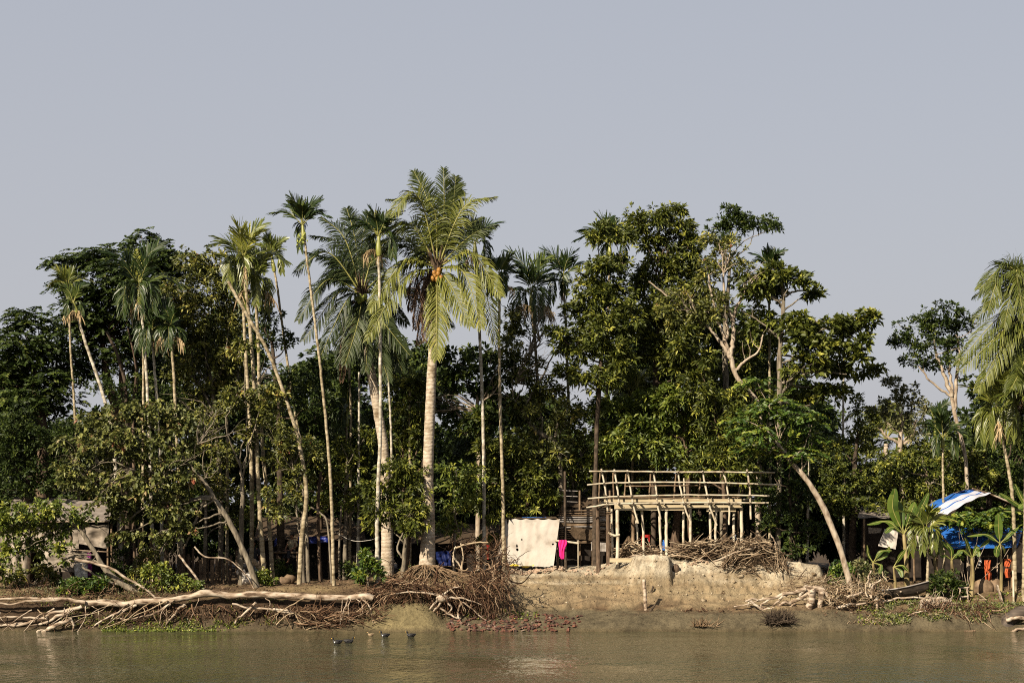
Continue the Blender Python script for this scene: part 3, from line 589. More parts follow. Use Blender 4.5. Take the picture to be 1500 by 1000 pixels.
coconut('coconut palm at the right edge with long drooping fronds over the banana plants', 74, [(1516, 850), (1514, 760), (1512, 640), (1514, 520), (1520, 470)], [24, 18, 16, 14, 13], (1520, 460), [
 ((1478, 390), (1434, 424), -.6, 0.36), ((1470, 405), (1446, 455), -1.1, 0.45), ((1485, 400), (1462, 385), .2, 0.29), ((1500, 400), (1478, 388), .5, 0.29), ((1490, 395), (1500, 470), -1.5, 0.45),
 ((1470, 460), (1400, 535), -.4, 0.45), ((1475, 480), (1406, 545), -.9, 0.48), ((1480, 490), (1430, 575), -1.2, 0.54), ((1500, 530), (1478, 575), -1.4, 0.36), ((1560, 400), (1590, 440), .2, 0.36),
 ((1560, 480), (1580, 560), 0, 0.36), ((1530, 380), (1545, 350), .6, 0.29), ((1490, 410), (1470, 480), -1.2, 0.43), ((1478, 430), (1424, 470), .6, 0.29), ((1490, 480), (1462, 560), .3, 0.25), ((1500, 500), (1490, 590), .6, 0.22), ((1480, 510), (1440, 600), .5, 0.25)],
 dead=[((1500, 520), (1492, 610), .4), ((1508, 520), (1504, 620), .3), ((1515, 520), (1482, 600), .6)], fill=4)
coconut('far small coconut palm, dull fronds low behind the white branched trees on the right', 100, [(1292, 800), (1295, 720), (1298, 650)], [9, 8, 7], (1298, 642), [
 ((1278, 622), (1262, 640), 0, .5), ((1285, 612), (1272, 600), 0, .5), ((1300, 610), (1306, 590), 0, .5), ((1318, 620), (1335, 640), 0, .5), ((1315, 612), (1330, 606), 0, .5), ((1280, 640), (1268, 665), 0, .5), ((1312, 645), (1325, 672), 0, .5)], mat='coco', fill=3, fibre=False)
# ---------------------------------------------------------------- areca palms
areca('lone areca palm above the canopy, small dark crown and yellow nuts, long speckled trunk', 72.6, [(489, 855), (484, 700), (470, 545), (456, 430), (446, 352)], 36, 8, nuts=True, hang=1, shaft=36)
areca('short thin areca palm in the sky gap, just left of the lone tallest one', 78, [(449, 850), (446, 700), (430, 590), (418, 510), (406, 420), (402, 398)], 27, 7, light=True, wpx=5)
areca('headless pale areca trunk leaning left, snapped off under the leafy crown', 74, [(438, 858), (442, 790), (449, 722), (438, 650), (424, 600), (395, 520), (362, 462), (334, 412)], crown=False, wpx=7.5)
areca('bushy areca palm with upright bright fronds, highest of the left clump', 75, [(388, 855), (380, 740), (374, 600), (368, 500), (358, 400)], 46, 11, light=True, wpx=8, hang=4, skirt=1, spear=True, shaft=30)
areca('areca palm with fronds hanging like a mop, right against the bushy bright one', 75.6, [(400, 852), (392, 740), (382, 620), (378, 500), (374, 432)], 44, 9, light=True, wpx=7, hang=5, skirt=2, shaft=30)
areca('straight areca palm of the left clump, crown hidden by the two bushy crowns', 76.2, [(368, 856), (369, 740), (366, 620), (360, 520), (355, 420)], 32, 7, wpx=7.5, hang=4)
areca('areca palm with one tall yellow frond and long hanging fronds, before the dark feathery tree', 76, [(226, 850), (222, 740), (217, 600), (212, 510), (206, 446)], 52, 11, pale=True, wpx=6.5, hang=5, skirt=1, spear=True, shaft=40)
areca('areca palm with dry straw skirt, second of the four pale trunks at the left', 76.4, [(238, 850), (236, 740), (231, 600), (226, 540), (224, 500)], 38, 8, pale=True, wpx=6, hang=5, skirt=2, shaft=30)
areca('areca palm with dull drooping crown, rightmost of the four pale trunks at the left', 76, [(266, 850), (263, 740), (258, 620), (254, 540), (250, 500)], 34, 7, wpx=6.5, hang=4, skirt=2, shaft=26)
areca('thin straight areca trunk, leftmost of the four pale trunks at the left', 76.8, [(208, 850), (209, 740), (210, 600), (210, 520), (209, 470)], 34, 6, wpx=5.5, hang=3, shaft=26)
areca('areca palm whose pale straw skirt hangs left of a leaning trunk', 77, [(180, 850), (166, 650), (150, 575), (128, 510), (113, 462)], 26, 6, pale=True, wpx=7, skirt=4, hang=2, shaft=30)
areca('small yellowish areca crown poking out at the left shoulder of the dark feathery tree', 79, [(120, 850), (112, 650), (104, 520), (100, 440)], 26, 7, light=True, wpx=5, hang=1)
areca('white pole straight areca palm with yellow spear leaf and frayed brown skirt', 73, [(553, 850), (553, 740), (557, 640), (557, 500), (555, 375)], 36, 8, pale=True, wpx=7, spear=True, skirt=2, shaft=46, hang=2)
areca('areca palm with straw coloured hanging frond, right behind the tallest coconut palm', 77.2, [(709, 835), (709, 740), (708, 640), (704, 520), (697, 385)], 38, 7, pale=True, wpx=6.5, skirt=1, hang=2, shaft=44)
areca('dark areca palm squeezed between the tall coconut fronds and the mop headed palm', 77, [(738, 840), (737, 740), (733, 600), (731, 500), (732, 425)], 30, 8, wpx=6, hang=4, skirt=1)
areca('mop headed dark areca palm with thick hanging fronds against open sky', 80, [(798, 835), (796, 690), (790, 600), (785, 520), (780, 456)], 48, 12, wpx=6.5, hang=5, skirt=3, shaft=44)
areca('areca palm with windswept fan crown against the sky, left of the tall leafy tree', 81, [(838, 835), (836, 700), (832, 560), (829, 480), (826, 428)], 36, 7, pale=True, wpx=5.5, hang=2, skirt=1, shaft=36)
areca('areca palm with stiff fan of fronds topping the tall mango-like tree', 80.8, [(884, 835), (888, 640), (890, 500), (893, 376)], 40, 9, wpx=5, hang=2, shaft=30)
areca('tiny areca crown peeping above the layered tree near the right', 79, [(1128, 835), (1128, 640), (1127, 500), (1127, 415)], 27, 7, wpx=5, hang=1, skirt=1)
areca('fan leaved bright areca palm at the right edge under the coconut fronds', 73, [(1500, 860), (1502, 780), (1503, 700), (1506, 610)], 52, 11, light=True, wpx=8, hang=4, skirt=1)
areca('areca palm with long hanging yellow fronds, left of the fan leaved one', 74, [(1487, 850), (1484, 740), (1474, 670), (1464, 625)], 50, 10, light=True, wpx=6.5, hang=6, skirt=2)
areca('slim young areca with thin yellow stem and dark crown above the blue and white tarpaulin', 77, [(1383, 840), (1382, 740), (1381, 690), (1381, 655)], 33, 8, wpx=4.5, hang=2, shaft=24)
areca('little areca crown low in the forest shade between the two long coconut trunks', 80, [(505, 850), (507, 740), (508, 660), (508, 625)], 36, 8, wpx=5, hang=3)
areca('small bright areca palm half hidden in the leaves left of the grey tall trunk', 82, [(925, 840), (926, 700), (926, 600)], 34, 8, light=True, wpx=5, hang=2)
areca('distant areca palm with drooping dull crown left of the forked tree on the right', 92, [(1362, 830), (1366, 720), (1370, 640)], 26, 7, wpx=4, hang=3)
areca('broken areca stem, pale and thin, just right of the dark bent coconut trunk', 78, [(572, 835), (574, 740), (573, 640), (569, 560), (566, 500)], 22, 5, pale=True, wpx=4.5, hang=3)
areca('pale areca stem without a crown left of the dark bent coconut trunk', 79, [(524, 845), (525, 740), (526, 620), (526, 545)], crown=False, pale=True, wpx=5)
areca('brownish areca stem without a crown beside the young palm in the shade', 79.5, [(512, 845), (513, 740), (514, 620), (511, 520)], crown=False, wpx=5)
areca('thin dim areca stem between the bent and the tallest coconut trunks', 80, [(600, 845), (601, 740), (600, 640), (600, 570)], crown=False, wpx=5)
areca('grey stem without a crown standing in the shade right of the heart leaved tree', 79, [(332, 845), (333, 740), (333, 660), (332, 590)], crown=False, wpx=6)
areca('white stem rising in the narrow sky gap right of the layered tree', 84, [(1236, 835), (1236, 700), (1235, 620), (1236, 545)], crown=False, pale=True, wpx=4.5)
areca('pale areca stem behind the bright green leaning tree crown', 82, [(1182, 835), (1184, 740), (1186, 640), (1184, 560)], crown=False, pale=True, wpx=4.5)
# ---------------------------------------------------------------- broadleaf trees
tree('dark', 'wide dark feathery tree with a tuft on top, behind the left areca palms', 83, [(185, 0, 26), (182, 640, 20), (160, 560, 14), (150, 500, 8)], [
 (92, 383, 26, 10), (130, 378, 34, 18), (165, 372, 34, 22), (200, 362, 22, 18), (208, 345, 13, 9), (240, 378, 34, 22), (120, 410, 40, 26), (165, 415, 48, 32), (215, 410, 46, 34), (265, 392, 36, 24),
 (140, 455, 50, 34), (195, 460, 44, 36), (110, 480, 44, 30), (160, 510, 50, 36), (110, 535, 40, 26), (245, 450, 34, 30), (240, 500, 34, 26)], dens=17, limbs=[[(183, 640, 9), (175, 520, 6), (158, 480, 4)], [(184, 640, 9), (200, 560, 5), (193, 490, 4)]])
tree('dark', 'dark feathery tree at the left edge, layered crown stepping down', 80, [(60, 0, 24), (62, 640, 16), (50, 560, 8)], [
 (30, 462, 22, 11), (55, 470, 34, 16), (30, 500, 34, 26), (75, 510, 36, 26), (10, 490, 26, 18), (20, 540, 42, 30), (70, 560, 40, 26), (30, 590, 44, 28), (95, 585, 34, 18), (0, 560, 40, 50)], dens=16)
tree('small', 'small leaved dark tree low at the left edge above the grey roofed shack', 77, [(40, 0, 18), (42, 700, 12)], [(20, 630, 44, 30), (70, 640, 44, 30), (20, 680, 44, 34), (75, 690, 42, 30), (110, 640, 30, 26), (0, 720, 40, 30), (50, 716, 34, 12)], dens=15)
tree('olive', 'olive green leafy tree leaning behind the left clump of areca trunks', 78.5, [(325, 0, 9), (322, 700, 7), (310, 560, 5)], [
 (282, 388, 26, 16), (310, 380, 26, 22), (262, 430, 30, 26), (300, 420, 44, 30), (335, 430, 30, 26), (285, 465, 48, 32), (325, 480, 40, 34), (285, 510, 44, 30), (340, 530, 36, 30), (300, 550, 50, 30), (330, 575, 50, 22)], dens=17, limbs=[[(320, 620, 6), (290, 560, 4), (262, 545, 2)], [(322, 590, 5), (345, 560, 4), (352, 500, 3)]], bare=[(320, 620, 60, 160, 3), (340, 590, 60, 30, 3)])
tree('small', 'small dark bushy tree jutting right of the headless leaning trunk', 78, [(412, 0, 12), (408, 620, 8), (398, 500, 5)], [(395, 458, 24, 14), (385, 480, 26, 18), (425, 560, 34, 26), (455, 590, 36, 26), (420, 500, 22, 14)], dens=15)
tree('bright', 'yellow green leafy tree around the four straight trunks at centre left', 74.4, [(352, 0, 9), (355, 700, 6)], [(352, 510, 20, 12), (340, 585, 30, 18), (392, 580, 36, 18), (380, 600, 26, 18), (365, 640, 24, 18)], dens=13, leaf='olive')
tree('heart', 'spreading olive tree with heart shaped leaves and bare twigs, trunk leaning to the log', 72.6, [(378, 0, 9.5), (355, 806, 8.5), (335, 762, 8), (314, 728, 7.5), (298, 704, 6.5), (268, 668, 6), (240, 640, 4)], [
 (205, 600, 60, 18), (165, 620, 52, 24), (240, 620, 44, 22), (130, 655, 40, 26), (185, 650, 50, 26), (235, 660, 44, 26), (275, 632, 34, 22), (110, 700, 34, 26), (160, 700, 48, 26), (220, 705, 46, 26), (270, 690, 30, 26), (145, 735, 40, 16), (190, 745, 50, 20), (245, 745, 40, 22), (175, 785, 26, 14), (225, 790, 30, 16), (265, 775, 24, 18)],
 dens=12, limbs=[[(312, 728, 8), (260, 733, 5), (210, 745, 3), (160, 790, 2)], [(300, 706, 6), (255, 700, 4), (215, 690, 3)], [(300, 730, 5), (275, 790, 3), (272, 800, 2)], [(298, 704, 5), (240, 685, 3), (150, 660, 2)]], bare=[(150, 715, 60, 150, 3), (200, 690, 60, 200, 3), (240, 700, 60, 30, 3), (290, 650, 60, 60, 3), (265, 780, 50, 200, 3)])
tree('bright', 'low bright yellow green leafy tree bending over the grey roofed shack', 71.9, [(206, 0, 9), (160, 838, 8), (135, 800, 7), (112, 768, 6), (86, 752, 4)], [(20, 750, 30, 14), (118, 760, 20, 14), (55, 748, 34, 16), (92, 745, 26, 16), (30, 775, 38, 18), (78, 775, 34, 18), (8, 765, 22, 18), (20, 810, 24, 18), (55, 800, 24, 14), (98, 812, 18, 16), (2, 830, 20, 20)], dens=13, limbs=[[(150, 825, 4), (110, 815, 3), (70, 830, 2)], [(200, 858, 5), (160, 852, 4), (120, 830, 3)]])
tree('olive', 'small olive shrub tree wrapping the slanting stump trunk at centre left', 74.6, [(444, 0, 10), (443, 790, 8), (448, 725, 7), (432, 700, 4), (425, 660, 3)], [(408, 620, 30, 24), (430, 650, 30, 24), (405, 670, 30, 26), (440, 690, 24, 22), (415, 720, 30, 20), (455, 660, 18, 26), (405, 750, 24, 14)], dens=12, limbs=[[(446, 735, 5), (438, 700, 3), (400, 640, 2)], [(443, 800, 4), (434, 745, 3), (436, 700, 2)]], bare=[(430, 690, 50, 110, 3)])
tree('shrub', 'bright leafy young tree left of the tallest coconut trunk', 73.6, [(588, 0, 7), (594, 800, 6), (600, 760, 5)], [(575, 690, 34, 16), (605, 690, 26, 20), (555, 715, 28, 16), (590, 720, 38, 22), (565, 745, 34, 18), (605, 750, 26, 20), (560, 768, 24, 10), (600, 775, 24, 10)], dens=17, leaf='mango', limbs=[[(592, 820, 4), (582, 800, 3), (596, 770, 2)]])
tree('shrub', 'small sprout of glossy leaves at the foot of the white pole trunk', 72.3, [(540, 0, 4), (538, 830, 3)], [(535, 828, 14, 12), (545, 838, 18, 12), (535, 815, 8, 8), (530, 842, 10, 8)], name='shrub', cat='shrub', dens=24, leaf='vivid')
tree('shrub', 'spindly young trees with whorled yellow leaves right of the tallest coconut trunk'.replace('trees', 'tree'), 76.6, [(667, 0, 4), (666, 790, 4), (667, 700, 3)], [(668, 690, 30, 12), (665, 715, 34, 12), (660, 745, 26, 16), (655, 772, 26, 14), (685, 730, 24, 12), (690, 700, 22, 10)], dens=12)
tree('shrub', 'leafy sapling with pale leaf whorls around the thin areca trunk beside the dirty cloth', 77.9, [(722, 0, 4), (724, 790, 3)], [(715, 735, 20, 14), (725, 760, 18, 10), (715, 790, 14, 10), (735, 720, 14, 12)], dens=12, leaf='mango')
tree('broad', 'dark round tree with sky showing through, right of the tallest coconut trunk', 80, [(700, 0, 8), (702, 680, 7), (700, 580, 5)], [(668, 530, 30, 18), (700, 520, 30, 16), (680, 555, 40, 18), (725, 560, 36, 22), (665, 610, 22, 14), (700, 620, 30, 20), (745, 595, 32, 22), (740, 530, 22, 16)], dens=12, leaf='dark', limbs=[[(704, 620, 5), (740, 585, 4), (755, 570, 2)], [(702, 640, 5), (670, 605, 3), (650, 580, 2)]], bare=[(700, 600, 70, 170, 3), (705, 590, 60, 30, 3)])
tree('mango', 'leafy tree with twisted pale limbs forking beneath the mop headed palm', 79.3, [(822, 0, 8), (820, 690, 8), (812, 646, 9), (785, 630, 8), (765, 600, 6), (750, 585, 4)], [(750, 470, 16, 26), (755, 505, 22, 26), (775, 545, 34, 22), (800, 570, 30, 22), (755, 590, 30, 20), (795, 610, 36, 20), (770, 660, 40, 24), (815, 660, 34, 22), (830, 600, 20, 14)], dens=12, leaf='olive', bark='grey', limbs=[[(812, 645, 6), (816, 620, 5), (812, 600, 3)], [(765, 600, 4), (790, 560, 3), (810, 520, 2)]], bare=[(775, 520, 60, 60, 3), (755, 560, 80, 20, 3), (790, 500, 50, 90, 2)])
tree('small', 'dark low tree in the shade behind the hanging dirty cloth', 82, [(760, 0, 12), (758, 760, 9)], [(700, 680, 40, 24), (745, 690, 40, 24), (790, 700, 40, 24), (715, 725, 44, 22), (765, 735, 44, 22), (820, 730, 36, 22), (680, 650, 34, 20)], dens=13)
tree('mango', 'tall mango-like tree with clumpy yellow green leaves, first big crown right of the sky gap', 78.5, [(872, 0, 8), (874, 660, 7), (880, 540, 6), (884, 440, 4)], [
 (872, 340, 22, 12), (898, 345, 36, 14), (880, 395, 34, 20), (905, 385, 22, 16), (862, 430, 34, 24), (900, 430, 34, 26), (850, 465, 32, 20), (885, 475, 44, 28), (920, 465, 26, 24), (815, 488, 18, 10), (845, 505, 40, 22), (885, 520, 44, 24), (832, 540, 24, 14), (870, 558, 36, 16), (915, 530, 24, 18)], dens=20, bark='dark')
tree('mango', 'highest leafy tree of the right group, ragged double crown beside the mango-like tree', 80, [(958, 0, 8), (960, 660, 8), (962, 540, 9), (968, 420, 6)], [
 (932, 325, 22, 18), (962, 318, 26, 18), (985, 312, 24, 14), (1000, 330, 18, 16), (945, 350, 24, 14), (985, 350, 30, 20), (1010, 358, 16, 20), (968, 385, 30, 20), (1000, 390, 34, 26), (950, 415, 28, 24), (985, 430, 40, 30), (1020, 420, 20, 24), (945, 460, 30, 24), (985, 480, 40, 26), (955, 510, 36, 24), (1000, 530, 36, 26)], dens=19, bark='dark', leaf='mango')
tree('small', 'dark thin crowned tree with one long bare arm reaching right against the sky', 81, [(1060, 0, 13), (1062, 620, 10), (1064, 480, 7), (1070, 380, 4)], [(1070, 308, 12, 8), (1075, 325, 30, 12), (1105, 328, 34, 13), (1130, 335, 13, 7), (1055, 335, 22, 12), (1060, 350, 24, 10)], dens=20, bark='grey')
tree('olive', 'straggly tree of hanging leaves and white twigs between the highest and the layered tree', 77.6, [(1108, 0, 9), (1112, 700, 9), (1113, 610, 6.5), (1106, 583, 6.5), (1080, 553, 7), (1071, 524, 7.5)], [
 (985, 445, 30, 16), (1000, 475, 30, 18), (1040, 460, 24, 20), (1050, 355, 22, 14), (1075, 362, 26, 16), (1060, 385, 26, 18), (1085, 395, 22, 18), (1035, 400, 20, 26), (1040, 440, 22, 22), (1010, 450, 24, 18), (1060, 440, 14, 14), (975, 455, 20, 16), (1030, 480, 22, 18)], dens=12, bark='white', autolimb=False,
 limbs=[[(1071, 524, 8), (1064, 514, 6), (1048, 490, 4.5), (1022, 468, 3.5), (985, 440, 3), (950, 412, 2)], [(1069, 522, 7), (1062, 500, 5), (1052, 470, 4), (1042, 430, 3.5), (1036, 390, 2)], [(1070, 520, 7.5), (1074, 495, 6.5), (1072, 465, 5.5), (1061, 440, 4), (1060, 400, 3), (1058, 365, 2)], [(1073, 470, 6), (1078, 452, 5), (1090, 425, 3), (1095, 395, 2)], [(1076, 545, 6), (1090, 530, 4), (1110, 515, 3), (1118, 490, 2)], [(1062, 500, 5), (1066, 480, 4), (1050, 440, 3)]], bare=[(1022, 468, 40, 120, 2), (1060, 400, 34, 80, 2), (1090, 430, 34, 60, 2)])
tree('broad', 'layered tree with level branches reaching far right, tallest in the right half', 77.5, [(1140, 0, 8), (1142, 640, 8), (1141, 570, 8), (1144, 500, 7), (1147, 440, 6), (1145, 405, 4)], [
 (1140, 402, 34, 12), (1165, 408, 26, 12), (1195, 430, 18, 8), (1105, 420, 30, 18), (1125, 432, 30, 12, 1), (1170, 470, 34, 14), (1205, 482, 40, 14), (1240, 475, 28, 11), (1272, 468, 22, 12), (1110, 470, 30, 22, 1), (1185, 505, 44, 18), (1225, 512, 30, 12), (1260, 500, 14, 10), (1180, 535, 40, 16), (1230, 545, 34, 12, 1), (1275, 545, 22, 9, 1.5), (1215, 575, 34, 14, 1), (1160, 580, 26, 12, 1), (1255, 525, 20, 9)],
 dens=19, bark='grey', limbs=[[(1141, 565, 5), (1160, 548, 4), (1190, 540, 3), (1218, 525, 2)], [(1141, 590, 5), (1150, 570, 4), (1185, 545, 4), (1240, 548, 2)], [(1145, 497, 5), (1180, 497, 4), (1210, 495, 2)], [(1145, 500, 4), (1125, 480, 3), (1100, 462, 2)], [(1180, 497, 4), (1230, 510, 3), (1250, 488, 3), (1258, 478, 2)], [(1143, 440, 4), (1160, 428, 3), (1180, 425, 2)], [(1143, 440, 4), (1120, 430, 3), (1100, 425, 2)]])
tree('vivid', 'bright feathery tree on a smooth leaning trunk right of the bamboo frame', 73.4, [(1249, 0, 10.5), (1236, 815, 9), (1215, 762, 8.5), (1192, 718, 8), (1170, 688, 7.5), (1151, 666, 6.5), (1140, 650, 6)], [
 (1110, 560, 22, 8), (1125, 600, 34, 12), (1165, 605, 40, 14), (1190, 620, 20, 10), (1090, 615, 22, 8), (1110, 632, 40, 12), (1155, 635, 44, 14), (1190, 645, 22, 12), (1130, 660, 30, 12), (1175, 665, 24, 10), (1100, 650, 22, 8), (1145, 585, 26, 10)], dens=17)
tree('mango', 'leafy tree with a tall grey trunk rising behind the left half of the bamboo frame', 79.5, [(1012, 0, 8), (1008, 690, 7), (1002, 620, 6), (1000, 590, 6)], [
 (900, 600, 30, 18), (940, 590, 36, 20), (985, 585, 34, 22), (1025, 590, 30, 20), (915, 630, 34, 16), (960, 625, 40, 18), (1010, 630, 30, 16), (1045, 640, 30, 24), (900, 655, 36, 18), (945, 655, 40, 16), (985, 665, 30, 14), (1035, 680, 34, 20)], dens=18, leaf='bright', scale=1.15)
tree('mango', 'dim leafy tree filling the space under the highest crown, behind the bamboo frame', 83, [(990, 0, 14), (992, 700, 10)], [(930, 560, 40, 24), (975, 560, 40, 26), (1030, 560, 40, 30), (1070, 600, 36, 34), (1060, 660, 36, 30), (890, 690, 40, 18), (940, 690, 44, 16), (990, 700, 44, 18), (1045, 715, 44, 18), (1095, 700, 34, 26), (1110, 560, 30, 30), (1080, 520, 30, 34), (1120, 500, 26, 30)], dens=14)
tree('olive', 'bushy tree on a dark stem between the wind-swept palm and the bamboo frame', 80.5, [(835, 0, 11), (838, 720, 8)], [(835, 610, 26, 20), (860, 600, 26, 16), (835, 650, 34, 22), (870, 640, 30, 20), (835, 690, 36, 18), (870, 680, 30, 16), (855, 712, 30, 12)], dens=14, leaf='mango')
tree('small', 'round dark crowned tree on a pale forked trunk before open sky at the right', 78.5, [(1420, 0, 7), (1416, 700, 5.5), (1408, 640, 5.5), (1398, 600, 5.5), (1392, 570, 5)], [
 (1365, 458, 26, 10), (1395, 452, 24, 10), (1345, 480, 30, 16), (1380, 478, 34, 16), (1412, 475, 20, 14), (1330, 505, 26, 14), (1365, 505, 34, 16), (1400, 500, 24, 14), (1335, 528, 20, 8), (1370, 530, 30, 12), (1395, 525, 18, 10), (1318, 495, 12, 10)], dens=15, bark='white', autolimb=False, limbs=[[(1394, 580, 7), (1382, 545, 5), (1372, 520, 4), (1368, 490, 2)], [(1398, 600, 6), (1402, 550, 5), (1406, 515, 3), (1400, 490, 2)], [(1396, 590, 5), (1392, 545, 4), (1388, 510, 2)], [(1392, 580, 4), (1365, 560, 3), (1345, 535, 2)]])
tree('pale', 'pale olive small tree with thin leaves left of the round dark crown', 80, [(1322, 0, 8), (1320, 700, 8), (1319, 650, 7), (1322, 620, 5)], [(1310, 560, 20, 10), (1330, 575, 24, 14), (1305, 590, 18, 12), (1340, 600, 20, 16), (1320, 615, 26, 14), (1285, 603, 16, 8), (1345, 630, 20, 12)], dens=13, limbs=[[(1320, 650, 5), (1300, 640, 4), (1290, 628, 3)], [(1324, 650, 5), (1336, 640, 4), (1342, 615, 3)]])
tree('small', 'dark shrubby tree with wiry upright twigs under the level branches at the right', 80, [(1250, 0, 13), (1250, 720, 9), (1256, 640, 5)], [(1255, 590, 14, 12), (1270, 610, 16, 18), (1262, 640, 22, 18), (1235, 660, 30, 18), (1270, 670, 30, 18), (1235, 700, 34, 22), (1275, 705, 34, 20), (1215, 735, 34, 22), (1255, 745, 34, 20), (1212, 680, 22, 18)], dens=14, leaf='mango')
tree('olive', 'rounded olive bushy tree with a bent white stem left of the blue and white tarpaulin', 79.5, [(1366, 0, 6), (1366, 745, 6), (1358, 700, 6), (1350, 672, 4)], [(1310, 680, 34, 20), (1350, 665, 36, 20), (1395, 670, 34, 20), (1320, 715, 40, 20), (1365, 705, 40, 20), (1410, 705, 40, 20), (1300, 745, 34, 16), (1340, 745, 36, 12)], dens=14, leaf='mango', bark='white')
tree('small', 'dark bushy tree behind the hanging yellow fronds at the far right', 80, [(1450, 0, 12), (1450, 720, 8)], [(1505, 520, 34, 34), (1470, 560, 20, 34), (1500, 620, 40, 40), (1440, 660, 30, 24), (1475, 690, 36, 24), (1440, 705, 34, 20), (1500, 650, 34, 34), (1490, 720, 34, 14), (1520, 700, 30, 24), (1440, 620, 24, 20), (1510, 590, 30, 34), (1490, 540, 26, 30)], dens=13)
tree('mango', 'shaded tree with long thin branches between the left clump and the lone areca', 81, [(470, 0, 12), (468, 720, 9)], [(450, 620, 36, 26), (480, 600, 30, 26), (455, 670, 36, 26), (490, 660, 34, 26), (475, 720, 40, 24), (520, 620, 34, 26), (530, 680, 40, 26), (510, 735, 36, 18), (460, 560, 26, 16)], dens=12, leaf='dark')
tree('mango', 'shaded bushy tree between the bent coconut trunk and the tallest one', 80.5, [(595, 0, 12), (594, 700, 9)], [(585, 560, 26, 26), (600, 600, 34, 26), (580, 640, 34, 26), (610, 650, 30, 30), (570, 520, 22, 26), (610, 560, 22, 24)], dens=12, leaf='mango')
tree('small', 'dark tree with a curved brown stem, left of the four pale trunks', 79, [(188, 0, 8), (185, 600, 6), (175, 530, 5), (156, 485, 4)], [(150, 560, 26, 18), (180, 580, 30, 22), (215, 570, 30, 20), (250, 580, 30, 24), (280, 590, 26, 18)], dens=10)
for i, (x, y, lab) in enumerate([(195, 600, 'thin brown stem curving up left beside the leftmost pale areca trunk'), (142, 640, 'broken grey stem with a hooked top among the dark leaves at far left')]):
    s_ = S(79); root = thing('bare_stem', lab, 'tree stem', B(x, 79)); gq = G()
    gq.tube(spline([B(x, 79), P(x + 1, 700, 79), P(x, y, 79), P(x + 4, y - 60, 79), P(x - 8, y - 120, 79)] if i == 0 else [B(x, 79), P(x, 700, 79), P(x - 2, 640, 79), P(x + 2, 615, 79), P(x + 22, 612, 79)], 26), np.linspace(.09, .03, 26), 7)
    build('stem', gq, MB['brown' if i == 0 else 'grey'], root)
tree('mango', 'yellow green bushy tree between the bamboo frame and the twisted white tree trunk', 77.2, [(1062, 0, 7), (1060, 700, 6), (1058, 640, 4)], [(1020, 560, 26, 18), (1050, 585, 30, 18), (1085, 610, 26, 20), (1050, 620, 34, 18), (1085, 650, 30, 20), (1050, 660, 34, 18), (1020, 690, 30, 10), (1085, 690, 34, 16), (1080, 580, 20, 14), (1000, 500, 24, 24), (1030, 530, 26, 20)], dens=17)
tree('mango', 'dense leafy tree filling the gap above the white hanging cloth', 78.9, [(770, 0, 7), (772, 720, 6), (770, 660, 4)], [(720, 660, 30, 20), (755, 650, 26, 18), (740, 690, 34, 20), (780, 700, 30, 22), (700, 700, 26, 18), (720, 735, 34, 18), (765, 738, 34, 16), (805, 735, 24, 16), (700, 620, 22, 18)], dens=14)
tree('olive', 'leafy tree with small dull leaves between the lone areca and the bent coconut trunk', 78.6, [(505, 0, 7), (506, 740, 6), (508, 680, 4)], [(500, 650, 24, 18), (520, 680, 28, 20), (490, 700, 28, 20), (520, 730, 28, 20), (535, 640, 20, 20), (470, 740, 22, 16)], dens=11, leaf='mango')
tree('olive', 'leafy brush filling the space beneath the olive tree, left of the four straight trunks', 76.8, [(300, 0, 6), (302, 760, 5), (300, 700, 4)], [(300, 650, 24, 20), (330, 670, 24, 20), (300, 700, 28, 20), (330, 720, 26, 20), (345, 760, 20, 16), (310, 610, 26, 16)], dens=13)
# ---------------------------------------------------------------- low plants
def shrub(kind, label, Y, lobes, dens=18, leaf=None, scale=1, cat='shrub', stems=4):
    x0 = lobes[0][0]; base = B(x0, Y); root = thing('shrub', label, cat, base); lg = G(); tg = G()
    fn, k, L, W, dr, tm, yl, lm, bk = SP[kind]
    for lb in lobes:
        pts, out, cen = lobe_points(*lb[:4], Y + (lb[4] if len(lb) > 4 else 0), dens)
        pts[:, 2] = np.maximum(pts[:, 2], gz(lb[0], Y) + .02); fn(lg, pts, out, k, L * scale, W * scale, dr, tm, yl)
        for _ in range(stems): limb(tg, base + np.array([rng.normal() * .1, 0, -.05]), pts[rng.integers(len(pts))], .016, .006, -.05, 6, 4)
    build('leafage', lg, ML[leaf or lm], root); build('stem_cluster', tg, MB[bk], root); return root
shrub('bright', 'light green bush with small leaves on the bank edge left of the slanting trunk', 71.8, [(232, 835, 24, 14), (255, 850, 26, 14), (222, 858, 26, 10), (280, 855, 18, 9)], 22, scale=.8)
shrub('small', 'dark green bush on the bank just above the white driftwood limb', 71.7, [(115, 855, 24, 12), (135, 862, 26, 12), (98, 865, 18, 8), (150, 850, 14, 10)], 24, leaf='vivid')
shrub('bright', 'small leafy sprout on the ground between the slanting trunks', 73, [(385, 840, 12, 9), (392, 850, 14, 6)], 22, scale=.8)
shrub('olive', 'low weedy bush behind the light green bush under the old trees', 73.5, [(215, 820, 18, 14), (205, 840, 18, 10)], 16)
shrub('small', 'dark leafy bush hanging beside the sand mound under the leaning feathery tree', 75.5, [(1232, 835, 14, 16), (1222, 850, 14, 10), (1255, 840, 22, 14)], 20, leaf='vivid')
shrub('small', 'dark round bush between the banana stems and the wooden stool frame', 73.4, [(1380, 850, 20, 14), (1372, 862, 18, 12), (1398, 862, 12, 10), (1402, 872, 10, 8)], 20)
shrub('olive', 'dry brushy bush between the leaning trunk and the dark rowing boat', 74, [(1265, 835, 18, 16), (1282, 845, 16, 12)], 12, leaf='pale')
